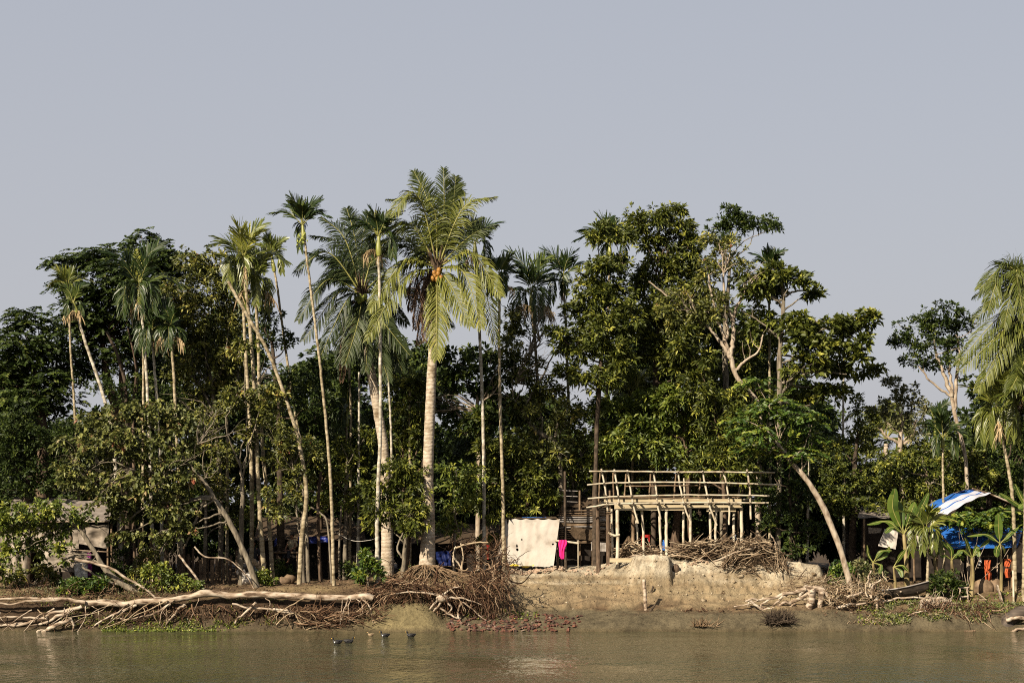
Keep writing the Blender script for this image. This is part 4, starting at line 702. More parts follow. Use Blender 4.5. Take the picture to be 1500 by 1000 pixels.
shrub('vivid', 'creeper of broad green leaves smothering the roof of the blue tarpaulin hut', 74.6, [(1415, 762, 22, 9), (1440, 754, 30, 11), (1470, 755, 30, 11), (1432, 768, 24, 7), (1462, 770, 34, 7), (1490, 770, 24, 9), (1400, 757, 10, 5)], 26, stems=1)
shrub('small', 'dark bush growing up the shack corner right of the dirty wall cloth', 73.2, [(178, 810, 14, 14), (172, 835, 14, 12)], 14)
shrub('shrub', 'small bush of glossy leaves under the bamboo house, left of the brushwood', 76.6, [(990, 822, 12, 5), (985, 815, 8, 5)], 22, leaf='vivid', scale=.6)
tree('small', 'dark bushy young tree in the shade between the twig dome and the leaning feathery tree', 77, [(1158, 0, 6), (1158, 760, 5), (1156, 700, 4)], [(1130, 690, 24, 20), (1115, 720, 20, 18), (1150, 660, 26, 16), (1130, 740, 24, 20), (1160, 760, 24, 22), (1122, 768, 20, 14), (1150, 715, 24, 16), (1180, 715, 16, 20), (1195, 780, 20, 22), (1165, 800, 26, 14)], dens=12)
shrub('olive', 'low tangled bush in the shade right of the slanting stump', 76.5, [(412, 832, 16, 12), (425, 842, 14, 8)], 12, leaf='dark')
shrub('small', 'low dark bush right of the lone areca trunk under the washing rope', 76.5, [(510, 835, 16, 12), (522, 842, 14, 8)], 14)
shrub('small', 'dark low bush at the foot of the bent coconut trunk', 75.6, [(600, 835, 14, 10), (612, 842, 12, 7)], 14, leaf='mango')
shrub('bright', 'ragged bush with pale leaves in front of the grey roofed shack wall', 73.6, [(45, 835, 26, 14), (20, 845, 22, 12), (70, 842, 18, 12)], 13, leaf='olive')
shrub('olive', 'brownish weedy bush by the foot of the thin slanting dead branch', 72.6, [(190, 858, 20, 9), (168, 852, 14, 9)], 16)
# undergrowth nobody could count, deep in the wood
lg = G()
for i in range(720):
    Y = rng.uniform(84, 118); x = rng.uniform(-60, 1560) if i < 480 else (rng.uniform(-480, -30) if i % 2 else rng.uniform(1530, 1980)); top = np.interp(x, [0, 90, 150, 220, 320, 400, 430, 500, 620, 660, 690, 730, 800, 830, 880, 940, 1000, 1100, 1180, 1240, 1290, 1380, 1430, 1500], [520, 600, 600, 480, 450, 540, 560, 470, 500, 560, 625, 570, 570, 632, 600, 480, 430, 440, 560, 672, 672, 600, 580, 480])
    y = rng.uniform(top + 26, 750); r_ = rng.uniform(24, 42)
    pts, out, cen = lobe_points(x, y, r_ * 1.25, r_ * .8, Y, 6); sprays_whorl(lg, pts, out, 9, .34, .18, .2, .42, .03)
for i in range(190):
    Y = rng.uniform(93, 118); x = -500 + i * 13.2; y = rng.uniform(745, 795); pts, out, cen = lobe_points(x, y, 40, 30, Y, 8); sprays_whorl(lg, pts, out, 9, .34, .18, .2, .35, .0)
build('forest_foliage', lg, ML['dark'], base=np.zeros(3), kind='stuff', label='dense dark foliage of the wood behind the village trees', cat='forest')
tg = G()
for i in range(70):
    Y = rng.uniform(88, 112); x = rng.uniform(-40, 1540); b0 = B(x, Y, -.1); tp = P(x + rng.normal() * 18, rng.uniform(640, 690), Y); mid = (b0 + tp) / 2 + np.array([rng.normal() * .4, 0, 0])
    tg.tube(spline([b0, mid, tp], 14), np.linspace(.14, .07, 14), 6)
build('forest_stem_mass', tg, MB['dark'], base=np.zeros(3), kind='stuff', label='dim trunks deep inside the wood', cat='forest')
# ---------------------------------------------------------------- fallen log and roots on the left bank
def branch(g, pts, r0, r1, Y, sides=7, n=24, rough=.12):
    q = spline([P(p[0], p[1], Y + (p[2] if len(p) > 2 else 0)) for p in pts], n); u_ = np.linspace(0, 1, n) * 9 + rng.uniform(0, 50); q[1:-1] += (np.stack([fbm(u_, u_ * 0 + k_, 3, 50 + k_) for k_ in range(3)], 1) * min(min(r0, .12) * 2.2, np.linalg.norm(q[-1] - q[0]) * .12))[1:-1]
    g.tube(q, np.linspace(r0, r1, n) * (1 + 1.6 * rough * fbm(u_ * 1.7, u_ * 0, 3, 61)), sides, float(rng.uniform(.35, 1))); return q
lg_ = thing('fallen_log', 'long bleached fallen trunk lying along the left bank edge, roots at its right end', 'fallen tree', B(400, 70.9), None)
g = G(); branch(g, [(545, 876), (480, 873), (400, 870), (340, 870), (290, 873), (245, 879, -.1), (190, 882, -.1), (125, 884, -.1)], .13, .15, 70.75, 12, 90, .35); build('trunk', g, MM['drift'], lg_)
for pl in ([(120, 888), (95, 893), (60, 905), (30, 903), (-20, 906)], [(125, 882), (60, 877), (0, 877), (-30, 879)], [(90, 878), (45, 880), (15, 884), (-20, 882)], [(70, 905), (40, 912), (0, 917), (-20, 918)], [(100, 895), (60, 912), (0, 915)],
           [(250, 884), (225, 898), (200, 905), (170, 906)], [(200, 886), (165, 900), (130, 922)], [(270, 885), (250, 905), (236, 925)], [(375, 882), (350, 905), (340, 925)]):
    g = G(); branch(g, pl, .085 if pl[0][0] < 130 and pl[0][1] > 880 else .06, .03, 70.45); build('branch', g, MM['drift'], lg_)
for i_ in range(30):
    x_ = rng.uniform(-10, 300) if i_ < 22 else rng.uniform(380, 540); r_ = np.interp(x_, [0, 120, 290], [896, 888, 876]); dx_ = rng.normal() * 26 - 14; w_ = rng.uniform(.012, .038)
    g = G(); branch(g, [(x_, r_, .1), (x_ + dx_ * .4 + rng.normal() * 5, r_ + rng.uniform(6, 16), -.1), (x_ + dx_ + rng.normal() * 8, min(r_ + rng.uniform(18, 40), 926), -.25)], w_, w_ * .4, 70.4, 6, 14); build('branch', g, MM['drift' if i_ % 3 else 'root'], lg_)
g = G(); branch(g, [(430, 898), (400, 893), (370, 890), (340, 884)], .06, .04, 70.6); branch(g, [(400, 892), (425, 895), (425, 902)], .05, .05, 70.55)
build('side_limb', g, MM['drift'], lg_)
def single(name, label, cat, g, mat, group=None):
    o = build(name, g, mat, None, label=label, cat=cat, group=group)
    if cat: o['category'] = cat
    return o
def build2(name, g, mat, label, cat, kind=None, group=None):
    o = build(name, g, mat, None); o['label'] = label; o['category'] = cat
    if kind: o['kind'] = kind
    if group: o['group'] = group
    return o
g = G(); branch(g, [(62, 927), (85, 915), (104, 906)], .10, .07, 70.1, 7); branch(g, [(52, 928), (60, 922), (75, 926)], .05, .03, 70.1); branch(g, [(104, 906), (108, 915), (106, 925)], .06, .03, 70.15)
build2('driftwood_chunk', g, MM['drift'], 'splintered pale driftwood chunk propped at the waterline, far left', 'driftwood')
def curve(p, d, L, n=9, wander=.25, grav=-.06, up=None):
    q = [np.array(p, float)]; d = nrm(np.array(d, float))
    for _ in range(n - 1):
        d = nrm(d + rng.normal(size=3) * wander + np.array([0, 0, grav])); q.append(q[-1] + d * L / (n - 1))
    return np.array(q)
def tangle(g, x0, x1, rows, Y, n, L, r=(.008, .028), d=(0, -.3, -1), wander=.28, grav=-.08, yj=.35, spread=.6):
    """n thin curved roots starting on a band of the bank"""
    for _ in range(n):
        x = rng.uniform(x0, x1); row = rng.uniform(*(rows(x) if callable(rows) else rows)); p = P(x, row, Y + rng.normal() * yj)
        dd = np.array(d) + rng.normal(size=3) * spread; q = curve(p, dd, L * rng.uniform(.4, 1.2), 9, wander, grav)
        rr = rng.uniform(*r) * (1 + .9 * (rng.random() < .12)); g.tube(q, np.linspace(rr, rr * .4, 9), 4, float(rng.random()), cap=False)
# hanging roots and dead twigs under the log
g = G(); tangle(g, 165, 545, (884, 898), 70.8, 330, .8, (.008, .024), (.1, -.2, -.8), yj=.15); tangle(g, 60, 540, (905, 922), 70.6, 260, .5, (.008, .02), (0, -.2, .5), .3, 0, .15, .9)
tangle(g, 0, 240, (862, 880), 71, 200, .7, (.006, .016), (.3, 0, .3), .3, 0, .3, .9); tangle(g, 430, 560, (895, 920), 70.4, 260, .9, (.008, .022), (1, -.2, .15), .15, -.02, .2, .35)
build2('hanging_roots', g, MM['rootd'], 'brown roots and dead twigs dangling under the fallen trunk along the left bank', 'roots', 'stuff')
for x, r0 in ((112, 900), (150, 905), (196, 902), (232, 906), (298, 905), (318, 905), (440, 908), (462, 905), (476, 903), (508, 905)):
    pass
g = G()
for pl in ([(405, 915), (418, 902), (432, 898), (445, 905)], [(418, 902), (425, 915), (430, 926)], [(432, 898), (440, 912), (448, 924)], [(432, 898), (450, 895), (462, 905), (465, 922)], [(445, 905), (470, 912), (500, 900), (540, 893)], [(440, 925), (470, 915), (520, 903)]): branch(g, pl, .03, .014, 70.25, 5)
build2('root_claw', g, MM['root'], 'claw of thin bleached roots reaching into the water below the log end', 'roots')
# leaning bare branches at the left
for lab, pts, r0, r1, Y in [
 ('thin slanting dead branch crossing the light green bush at the left', [(110, 818), (150, 828), (195, 850), (225, 872), (245, 888)], .07, .03, 71.2),
 ('thin arching cane between the dark stumps and the slanting trunk', [(285, 800), (300, 815), (330, 818), (355, 835), (372, 862)], .035, .02, 72),
 ('leaning dead pole resting against the fence posts left of the slanting trunk', [(262, 812), (290, 850), (300, 862)], .05, .04, 72.2),
 ('short slanting trunk crossing behind the big leaning one at centre left', [(392, 862), (382, 835), (372, 820)], .10, .09, 73.2)]:
    g = G(); branch(g, pts, r0, r1, Y); build2('dead_branch', g, MM['drift' if r0 < .08 else 'root'], lab, 'branch')
# ---------------------------------------------------------------- the big palm root mass in the middle
g = G()
def band(x): return (np.interp(x, [525, 560, 600, 640, 690, 740], [868, 850, 846, 848, 840, 820]), np.interp(x, [525, 560, 600, 640, 690, 740], [892, 884, 874, 900, 890, 872]))
tangle(g, 525, 745, band, 71.6, 620, 1.1, (.010, .028), (.15, -.35, -.25), .26, -.05, .35, .8)
tangle(g, 590, 725, (850, 868), 71.3, 180, 1.0, (.010, .024), (.5, -.3, -.5), .12, -.07, .3, .35)
tangle(g, 525, 600, (862, 882), 71.3, 170, .9, (.010, .024), (-.7, -.3, -.35), .15, -.06, .3, .4)
tangle(g, 690, 740, (836, 854), 72.8, 170, .65, (.010, .026), (-.3, -.3, -.3), .25, -.06, .4, .9)
tangle(g, 640, 742, (870, 900), 71.3, 220, .7, (.006, .016), (0, -.2, -1), .15, -.1, .25, .3)
build2('palm_root_tangle', g, MM['rootd'], 'wide mat of brown palm roots hanging over the eroded bank below the tallest coconut palm', 'roots', 'stuff')
g = G()
for i in range(150):        # root skirt of the tall palm
    a_ = rng.uniform(0, 6.28); p = B(625, 74) + np.array([math.cos(a_) * .35, math.sin(a_) * .3, .35]); q = curve(p, (math.cos(a_), math.sin(a_) - .4, -.45), rng.uniform(.8, 1.9), 9, .12, -.05)
    q[:, 2] = np.maximum(q[:, 2], [gz(750 + v[0] / v[1] * F, v[1]) - .01 for v in q]); g.tube(q, np.linspace(.03, .012, 9), 4, cap=False)
build2('root_skirt', g, MM['root'], 'apron of fine roots spreading from the foot of the tallest coconut palm', 'roots', 'stuff')
st = thing('driftwood_stump', 'bleached octopus-like root stump below the root mat, arms spread to the mud', 'driftwood', P(650, 905, 70.9))
g = G(); ball(g, P(648, 876, 70.8), (.26, .2, .17), 12, 8); build('stump', g, MM['drift'], st)
for pl in ([(645, 878), (632, 888), (625, 900), (612, 912)], [(648, 880), (635, 895), (628, 908)], [(652, 876), (675, 875), (690, 880), (705, 885)], [(650, 872), (620, 868), (595, 866), (580, 869)], [(655, 880), (662, 892), (650, 900)], [(645, 890), (660, 900), (672, 906), (675, 905)], [(672, 905), (672, 890), (680, 883), (700, 900), (712, 908)], [(648, 872), (660, 862), (675, 858)], [(625, 900), (630, 906), (627, 912)]):
    g = G(); branch(g, pl, .05, .018, 70.8, 6); build('root_arm', g, MM['drift'], st)
# big stump with buttress roots on the mud at the right
st = thing('root_stump', 'large pale stump with two thick standing roots on the mud below the sand mound', 'driftwood', P(1190, 896, 72))
g = G(); branch(g, [(1178, 862), (1188, 864), (1200, 864), (1212, 868)], .19, .14, 72.4, 9, 16, .03); build('stump', g, MM['drift'], st)
for pl, r0, r1 in (([(1188, 864), (1188, 880), (1184, 895)], .17, .15), ([(1204, 866), (1202, 880), (1200, 895)], .13, .09), ([(1180, 863), (1150, 870), (1120, 876), (1092, 880)], .09, .035), ([(1185, 868), (1160, 880), (1140, 887), (1118, 893)], .09, .04), ([(1118, 893), (1105, 885), (1098, 880), (1095, 888)], .06, .03), ([(1150, 870), (1140, 880), (1132, 886)], .05, .035), ([(1130, 876), (1115, 886), (1125, 892)], .045, .03),
                   ([(1160, 868), (1140, 878), (1150, 890)], .035, .02), ([(1075, 888), (1095, 884), (1112, 878)], .03, .02), ([(1210, 868), (1216, 880), (1218, 892)], .08, .04), ([(1178, 864), (1172, 872), (1180, 878)], .08, .05), ([(1165, 884), (1150, 893), (1142, 894)], .035, .02)):
    g = G(); branch(g, pl, r0, r1, 72.1, 10, 24, .03); build('root_arm', g, MM['drift'], st)
g = G(); tangle(g, 1212, 1295, (860, 892), 72.2, 330, .7, (.010, .026), (.1, -.2, -.1), .28, -.03, .45, .8); tangle(g, 1240, 1300, (850, 872), 73, 120, .7, (.008, .018), (0, 0, .4), .3, 0, .4, .8)
tangle(g, 1140, 1220, (848, 866), 73, 130, .8, (.006, .016), (.8, 0, .1), .2, 0, .3, .4); tangle(g, 1240, 1300, (905, 925), 70.5, 200, .45, (.006, .016), (.3, -.3, -.3), .3, 0, .2, .6)
build2('twig_tangle', g, MM['root'], 'heap of pale brown roots and twigs around the foot of the leaning feathery tree', 'roots', 'stuff')
g = G()
for pl in ([(1225, 890), (1245, 885), (1270, 882), (1290, 878)], [(1240, 875), (1262, 868), (1275, 872)], [(1218, 895), (1225, 903), (1240, 905), (1250, 905)], [(1245, 905), (1248, 898), (1243, 895)], [(1276, 875), (1278, 860), (1290, 848)], [(1278, 862), (1272, 850), (1276, 835)], [(1284, 875), (1284, 895), (1286, 902)]): branch(g, pl, .06, .03, 71.7, 6)
build2('forked_driftwood', g, MM['drift'], 'forked pale branch lying among the twigs at the foot of the leaning tree', 'driftwood')
g = G(); tangle(g, 1335, 1455, (886, 902), 71.2, 330, .7, (.010, .024), (.2, -.3, -.25), .25, -.05, .35, .8); tangle(g, 1395, 1450, (893, 905), 70.7, 260, .9, (.008, .022), (.5, -.2, -.8), .08, -.03, .2, .2)
tangle(g, 1250, 1480, (888, 915), 71, 200, .35, (.005, .013), (.2, -.2, .2), .3, 0, .5, 1)
build2('reed_root_mat', g, MM['rootd'], 'mat of reddish roots slumping into the water below the banana plants', 'roots', 'stuff')
g = G(); branch(g, [(1285, 883), (1310, 877), (1335, 874), (1375, 877)], .05, .035, 72.2); branch(g, [(1322, 905), (1345, 896), (1362, 898), (1366, 915)], .035, .02, 70.7)
build2('fallen_pole', g, MM['drift'], 'long pale pole lying on the grass in front of the rowing boat', 'pole')
g = G(); branch(g, [(1352, 885), (1365, 880), (1380, 878), (1392, 884)], .14, .1, 71.9, 8); tangle(g, 1345, 1395, (878, 888), 71.7, 120, .6, (.01, .022), (.2, -.3, -.2), .2, 0, .2, .8)
build2('uprooted_clump', g, MM['drift'], 'upturned pale root clump on the grass below the young areca', 'roots')
g = G(); branch(g, [(1412, 924.5), (1428, 923.5)], .045, .04, 69.75, 10); build2('bamboo_offcut', g, MM['bambood'], 'short yellow bamboo piece floating at the bank near the right corner', 'bamboo')
st = thing('wrecked_trunk', 'black hollow wet trunk with a bleached edge at the lower right corner', 'driftwood', P(1500, 925, 70.2))
g = G(); branch(g, [(1472, 925), (1478, 906), (1500, 895), (1540, 892), (1560, 925)], .28, .3, 70.4, 10, 24); build('hollow_trunk', g, MM['boat'], st)
g = G(); branch(g, [(1474, 908), (1490, 905), (1520, 907), (1550, 905)], .08, .08, 70.0, 6); branch(g, [(1480, 926), (1500, 920), (1530, 924)], .07, .06, 69.9, 6); build('bleached_edge', g, MM['drift'], st)
for nm, lab, x, r_, n_ in (('stump_snag', 'small spiky drift snag at the mud edge left of the black snag', 1028, .5, 60), ('reed_snag', 'dark mound of twigs standing in the mud edge under the stump', 1142, .7, 380)):
    g = G(); z0 = max(gz(x, 70.2), 0)
    for _ in range(n_):
        a_ = rng.uniform(0, math.pi); p = np.array([(x - 750) * S(70.1) + rng.normal() * .22, 70.1 + rng.normal() * .1, z0]); q = curve(p, (math.cos(a_) * .8, rng.normal() * .3, math.sin(a_)), r_ * rng.uniform(.4, 1), 7, .15, -.06); g.tube(q, np.linspace(.022, .006, 7), 4)
    build2(nm, g, MM['root' if x < 1100 else 'rootd'] if x < 1100 else MB['dark'], lab, 'driftwood')
# ---------------------------------------------------------------- brushwood piles
def brush(label, boxes, Y, n, L, slope, r=(.010, .026), name='brushwood_pile'):
    g = G()
    for _ in range(n):
        x0, x1, top, bot = boxes[rng.integers(len(boxes))]; x = rng.uniform(x0, x1); tt = top(x); row = tt + (bot(x) - tt) * rng.random()**.9
        if row < tt: continue
        p = P(x, row, Y + rng.normal() * .35); sl = slope(x) + rng.normal() * .42
        d = np.array([math.cos(sl), rng.normal() * .25, math.sin(sl)]) * (1 if rng.random() < .5 else -1); q = curve(p - d * L * .3, d, L * rng.uniform(.4, 1.2), 7, .10, -.015)
        rr = rng.uniform(*r); g.tube(q, np.linspace(rr, rr * .5, 7), 5, float(rng.random()))
    return build2(name, g, MM['stick'], label, 'brushwood', 'stuff')
brush('low stack of cut sticks on the sand under the right half of the bamboo frame', [(985, 1090, lambda x: np.interp(x, [985, 1010, 1050, 1090], [808, 794, 791, 792]), lambda x: np.interp(x, [985, 1090], [816, 818]))], 75.9, 300, 1.1, lambda x: .15, (.018, .036))
brush('tall dome of twiggy brushwood spilling down the sand mound', [(1060, 1155, lambda x: np.interp(x, [1060, 1085, 1110, 1130, 1155], [818, 795, 785, 795, 830]), lambda x: np.interp(x, [1060, 1080, 1120, 1155], [832, 840, 836, 838]))], 75.2, 750, .95, lambda x: np.interp(x, [1060, 1100, 1130, 1155], [.9, .2, -.8, -1.2]), (.012, .028))
brush('small stack of firewood under the left half of the bamboo frame', [(906, 955, lambda x: np.interp(x, [906, 925, 955], [803, 791, 806]), lambda x: 816), (950, 975, lambda x: 806, lambda x: 815)], 76.8, 200, 1.0, lambda x: np.interp(x, [906, 925, 955], [.6, .1, -.3]), (.016, .036))
for i, (x0, r0, x1, r1, lab) in enumerate([(1129, 784, 1137, 797, 'pale split stick poking out of the twig dome top'), (1045, 822, 1112, 800, 'long pale branch laid across the twig dome'), (940, 812, 905, 822, 'split log lying by the foot of the left bamboo post')]):
    g = G(); branch(g, [(x0, r0), ((x0 + x1) / 2, (r0 + r1) / 2 - 2), (x1, r1)], .04, .025, 74.7 if i < 2 else 75.8, 6, 12); build2('loose_stick', g, MM['drift'], lab, 'stick')
# ---------------------------------------------------------------- bamboo house frame
hf = thing('bamboo_house_frame', 'half-built pale bamboo house frame on the sand mound, open rails and posts', 'house frame', B(990, 76))
def pole(name, pts, w, Y, mat='bamboo', root=None, sides=8, n=14):
    root = root or hf; g = G(); q = spline([P(p[0], p[1], Y + (p[2] if len(p) > 2 else 0)) for p in pts], n); q[1:-1] += rng.normal(size=(n - 2, 3)) * .006
    rr = np.full(n, w * S(Y) * .5); rr[::4] *= 1.12; g.tube(q, rr * (1 + rng.normal(size=n) * .03), sides); return build(name, g, MM[mat], root)
YF, YB = 75.6, 79.2
for pts in ([(863, 690), (920, 690), (980, 691), (1060, 691), (1135, 692)], [(860, 710), (900, 707), (1000, 706), (1090, 708), (1143, 710)], [(861, 730), (900, 727), (1000, 725), (1080, 725), (1127, 726)], [(859, 743), (900, 738), (1000, 736), (1070, 736), (1126, 736)]):
    pole('rail', pts, 2.3, YF, n=22)
pole('rail', [(880, 736, 3.4), (960, 733, 3.4), (1050, 731, 3.4), (1130, 732, 3.4)], 3.2, YF, n=22); pole('rail', [(915, 712, 3), (1000, 711, 3), (1112, 711, 3)], 2, YF, 'bambood'); pole('rail', [(880, 728, 3), (1000, 729, 3), (1085, 728, 3)], 2, YF, 'bambood')
for pts in ([(881, 686), (886, 712), (889, 735), (890, 748)], [(900, 687), (904, 712), (907, 736)], [(919, 688), (923, 712), (928, 742), (935, 766)], [(957, 690), (961, 715), (964, 742), (968, 760)], [(993, 689), (997, 715), (1003, 742), (1011, 763)], [(1029, 689), (1034, 715), (1040, 742), (1050, 769)], [(1059, 690), (1065, 712), (1068, 740), (1068, 768)], [(1094, 687), (1097, 705), (1099, 725), (1100, 760)]):
    pole('rafter', pts, 2.8, YF + .12)
for pts in ([(879, 692), (878, 715), (877, 735)], [(898, 692), (899, 732)], [(917, 694), (915, 726)], [(953, 694), (951, 732)], [(990, 694), (987, 732)], [(1002, 700), (1003, 730)], [(1027, 694), (1023, 730)], [(1056, 694), (1052, 730)], [(1082, 693), (1083, 715), (1080, 733)], [(1093, 698), (1085, 732)]):
    pole('rafter', [(a_, b_, 3.4) for a_, b_ in pts], 2.6, YF, 'bambood' if pts[0][0] not in (1002, 1082) else 'bamboo')
def boardp(name, x0, x1, r0, r1, Y, th=.05, mat='plank', tilt=0):
    a_ = P(x0, r0, Y); b_ = P(x1, r1, Y); g = G(); g.box([(a_[0] + b_[0]) / 2, Y, (a_[2] + b_[2]) / 2], [b_[0] - a_[0], th, a_[2] - b_[2]], (0, tilt, 0)); return build(name, g, MM[mat], hf)
boardp('wall_plate', 900, 1002, 739, 747, YF + .30); boardp('wall_plate', 1003, 1088, 739.5, 744, YF + .31); boardp('wall_plate', 885, 985, 731, 735, YF + .5); boardp('wall_plate', 988, 1086, 730.5, 734.5, YF + .52)
boardp('wall_plate', 1035, 1078, 745, 749, YF + .95)
for x in (906, 922, 938, 973, 1010, 1046, 1085):
    g = G(); a_ = P(x, 737, YF); g.tube([a_, a_ + np.array([0, 3.6, .05])], .045, 7); build('cross_beam', g, MM['bamboo'], hf)
for (x0, x1, top, w_, dy, m_) in ((904, 904, 745, 5, .1, 'bamboo'), (896, 897, 745, 3.2, 1.2, 'bamboo'), (940, 943, 744, 3.8, .35, 'bamboo'), (932, 934, 752, 3.5, 1.2, 'bamboo'), (966, 970, 745, 3.8, .4, 'bamboo'), (976, 977, 745, 4.6, .2, 'bamboo'), (1001, 1001, 745, 3.6, .6, 'bamboo'), (1011, 1010, 745, 3.8, .3, 'bamboo'), (1040, 1041, 745, 3.8, .6, 'bamboo'), (1049, 1049, 745, 3.6, .3, 'bamboo'), (1075, 1076, 748, 4, .9, 'bamboo'), (1086, 1086, 743, 4.8, .2, 'bamboo'), (1081, 1081, 748, 3.2, 2.2, 'bambood'), (928, 928, 745, 5, 3.2, 'bambood')):
    Y = YF + .2 + dy; bz = gz(x1, Y) - .25; row = HZ + (CZ - bz) / S(Y); pole('post', [(x0, top), ((x0 + x1) / 2 + rng.normal() * .6, (top + row) / 2), (x1, row)], w_, Y, m_)
pole('brace', [(891, 780), (900, 784), (908, 783)], 3.5, YF + .25, 'bamboo')
for rr_ in (691, 707.5, 726, 736.5):
    for x0_, x1_ in ((882, 890), (901, 907), (919, 928), (957, 965), (993, 1004), (1029, 1041), (1059, 1068), (1094, 1099)):
        xx_ = x0_ + (x1_ - x0_) * (rr_ - 690) / 48; p_ = P(xx_, rr_, YF + .03); g = G()
        for k_ in range(2):
            th_ = np.linspace(0, 6.28, 9); sgn_ = 1 if k_ else -1
            g.tube(np.stack([p_[0] + .048 * np.cos(th_), p_[1] + .10 * np.sin(th_), p_[2] + sgn_ * .040 * np.cos(th_)], 1), .011, 4, cap=False)
        build('lashing', g, MB['dark'], hf)
boardp('sill_plank', 893, 932, 817, 823, YF - .1)
for (x, Y, top, w_, lab) in ((877, 76.2, 745, 6.5, 'thick dark post standing left of the bamboo house frame'), (892, 77.4, 753, 7, 'stubby mossy post just behind the left bamboo posts'), (829, 77.6, 690, 4.5, 'dark mossy pole behind the pink garment')):
    g = G(); b0 = B(x, Y, -.2); g.tube(spline([b0, P(x - 1, 790, Y), P(x - 1.5, top, Y)], 14), np.linspace(w_ * .55, w_ * .42, 14) * S(Y), 9); build2('post', g, MB['dark' if x == 829 else 'brown'], lab, 'post')
# hay heap, red chair, blue can inside the frame
g = G()
for _ in range(500):
    a_ = rng.uniform(0, 6.28); rr = rng.random()**.5; p = B(921, 79.5) + np.array([math.cos(a_) * rr * .4, math.sin(a_) * rr * .35, (1 - rr**1.6) * 1.05]); q = curve(p, (math.cos(a_) * .3, math.sin(a_) * .3, -1), .35, 5, .15, 0); g.tube(q, .010, 3, cap=False)
build2('hay_heap', g, MM['bambood'], 'pale pointed heap of straw in the shade behind the left bamboo posts', 'hay')
g = G()
p = B(946, 79, .0)
for sx in (-.2, .2):
    for sy in (-.2, .2): g.box(p + np.array([sx, sy, .22]), [.04, .04, .44])
g.box(p + np.array([0, 0, .44]), [.46, .46, .04]); g.box(p + np.array([-.16, .2, .72]), [.05, .04, .5]); g.box(p + np.array([.16, .2, .72]), [.05, .04, .5]); g.box(p + np.array([0, .2, .92]), [.4, .04, .12])
build2('plastic_chair', g, MM['red'], 'red chair in the dark under the bamboo frame', 'chair')
g = G(); p = B(973, 76.1, .3); g.box(p + np.array([0, 0, .12]), [.15, .15, .36]); g.tube([p + np.array([-.03, 0, .3]), p + np.array([-.03, 0, .38])], .03, 8); build2('water_can', g, MM['blue'], 'blue water can beside the middle post on top of the sand mound', 'can')
# ---------------------------------------------------------------- dirty cloth, garment and pole
def cloth_fn(c00, c10, c01, c11, wr=.06, fx=3, sag=.0, seed=0, scal=0):
    def f(u, v):
        p = (c00 * (1 - u)[..., None] + c10 * u[..., None]) * (1 - v)[..., None] + (c01 * (1 - u)[..., None] + c11 * u[..., None]) * v[..., None]
        d = wr * (np.sin(u * fx * 6.28 + 2.2 * fbm(u * 2, v * 1.5, 3, seed) * 9) * (.15 + .5 * (1 - v)) + 3.5 * fbm(u * 4 + v, v * 3, 5, seed + 3))
        p[..., 1] += d; p[..., 2] -= sag * np.sin(np.pi * u) * (1 - v) ; p[..., 2] -= scal * np.abs(np.sin(u * 5 * np.pi)) * (1 - v)**4
        p[..., 2] += v**6 * .06 * fbm(u * 8, v, 3, seed + 7) * 3; return p
    return f
hut = thing('cloth_hut', 'small hut screened by a big dirty white hanging cloth, blue sheet on top', 'hut', B(780, 77.8))
g = G(); hole = lambda u, v: ((u - .06)**2 / .0002 + (v - .05)**2 / .003 < 1) | ((u - .215)**2 / .0006 + (v - .66)**2 / .0009 < 1) | ((u - .21)**2 / .0003 + (v - .58)**2 / .0012 < 1) | ((u - .31)**2 / .0003 + (v - .44)**2 / .0003 < 1) | ((u - .925)**2 / .0004 + (v - .53)**2 / .0006 < 1)
g.grid(cloth_fn(P(738, 759, 77.2), P(820, 759.5, 77.2), P(744, 827, 77.0), P(811, 829, 77.0), .013, 5, .0, 2, .05), 120, 100, hole=hole); build('wall_cloth', g, MM['sack'], hut)
g = G(); g.grid(cloth_fn(P(764, 757, 78), P(800, 757, 78), P(764, 764, 77.4), P(800, 763, 77.4), .05, 4, 0, 5), 30, 10); build('roof_sheet', g, MM['blue'], hut)
g = G(); g.grid(lambda u, v: np.stack([P(742, 0, 78)[0] + u * 2.2 + .1 * fbm(u * 4, v * 4, 3, 1), 77.4 + v * 3.2, P(0, 760, 77.4)[2] + .02 + .12 * np.sin(v * 3.1)], -1), 20, 20); build('roof_sheet', g, MM['thatch'], hut)
for x, Y in ((741, 77.35), (817, 77.35), (741, 80.5), (817, 80.5)):
    g = G(); b0 = B(x, Y, -.2); g.tube([b0, np.array([b0[0], Y, P(0, 759, 77.4)[2]])], .045, 7); build('post', g, MM['bambood'], hut)
g = G(); g.grid(cloth_fn(P(738, 768, 77.6), P(744, 760, 77.6), P(726, 822, 77.0), P(743, 800, 77.3), .05, 2, 0, 11), 24, 30); build('side_cloth', g, MM['sackd'], hut)
g = G(); g.grid(lambda u, v: np.stack([P(741, 0, 80)[0] + u * 2.3, 80.4 + u * 0, gz(780, 80) + v * 2.0], -1), 4, 4); build('back_wall', g, MM['darkw'], hut)
g = G(); g.tube(spline([P(813, 791.5, 77.05), P(830, 793, 77.05), P(848, 795.5, 77.05)], 8), .045, 8); g.tube([P(847, 791, 77.0), B(847, 77.3, -.1)], .03, 6); build2('clothes_pole', g, MM['bamboo'], 'short bamboo clothes pole sticking out right of the dirty white cloth', 'pole')
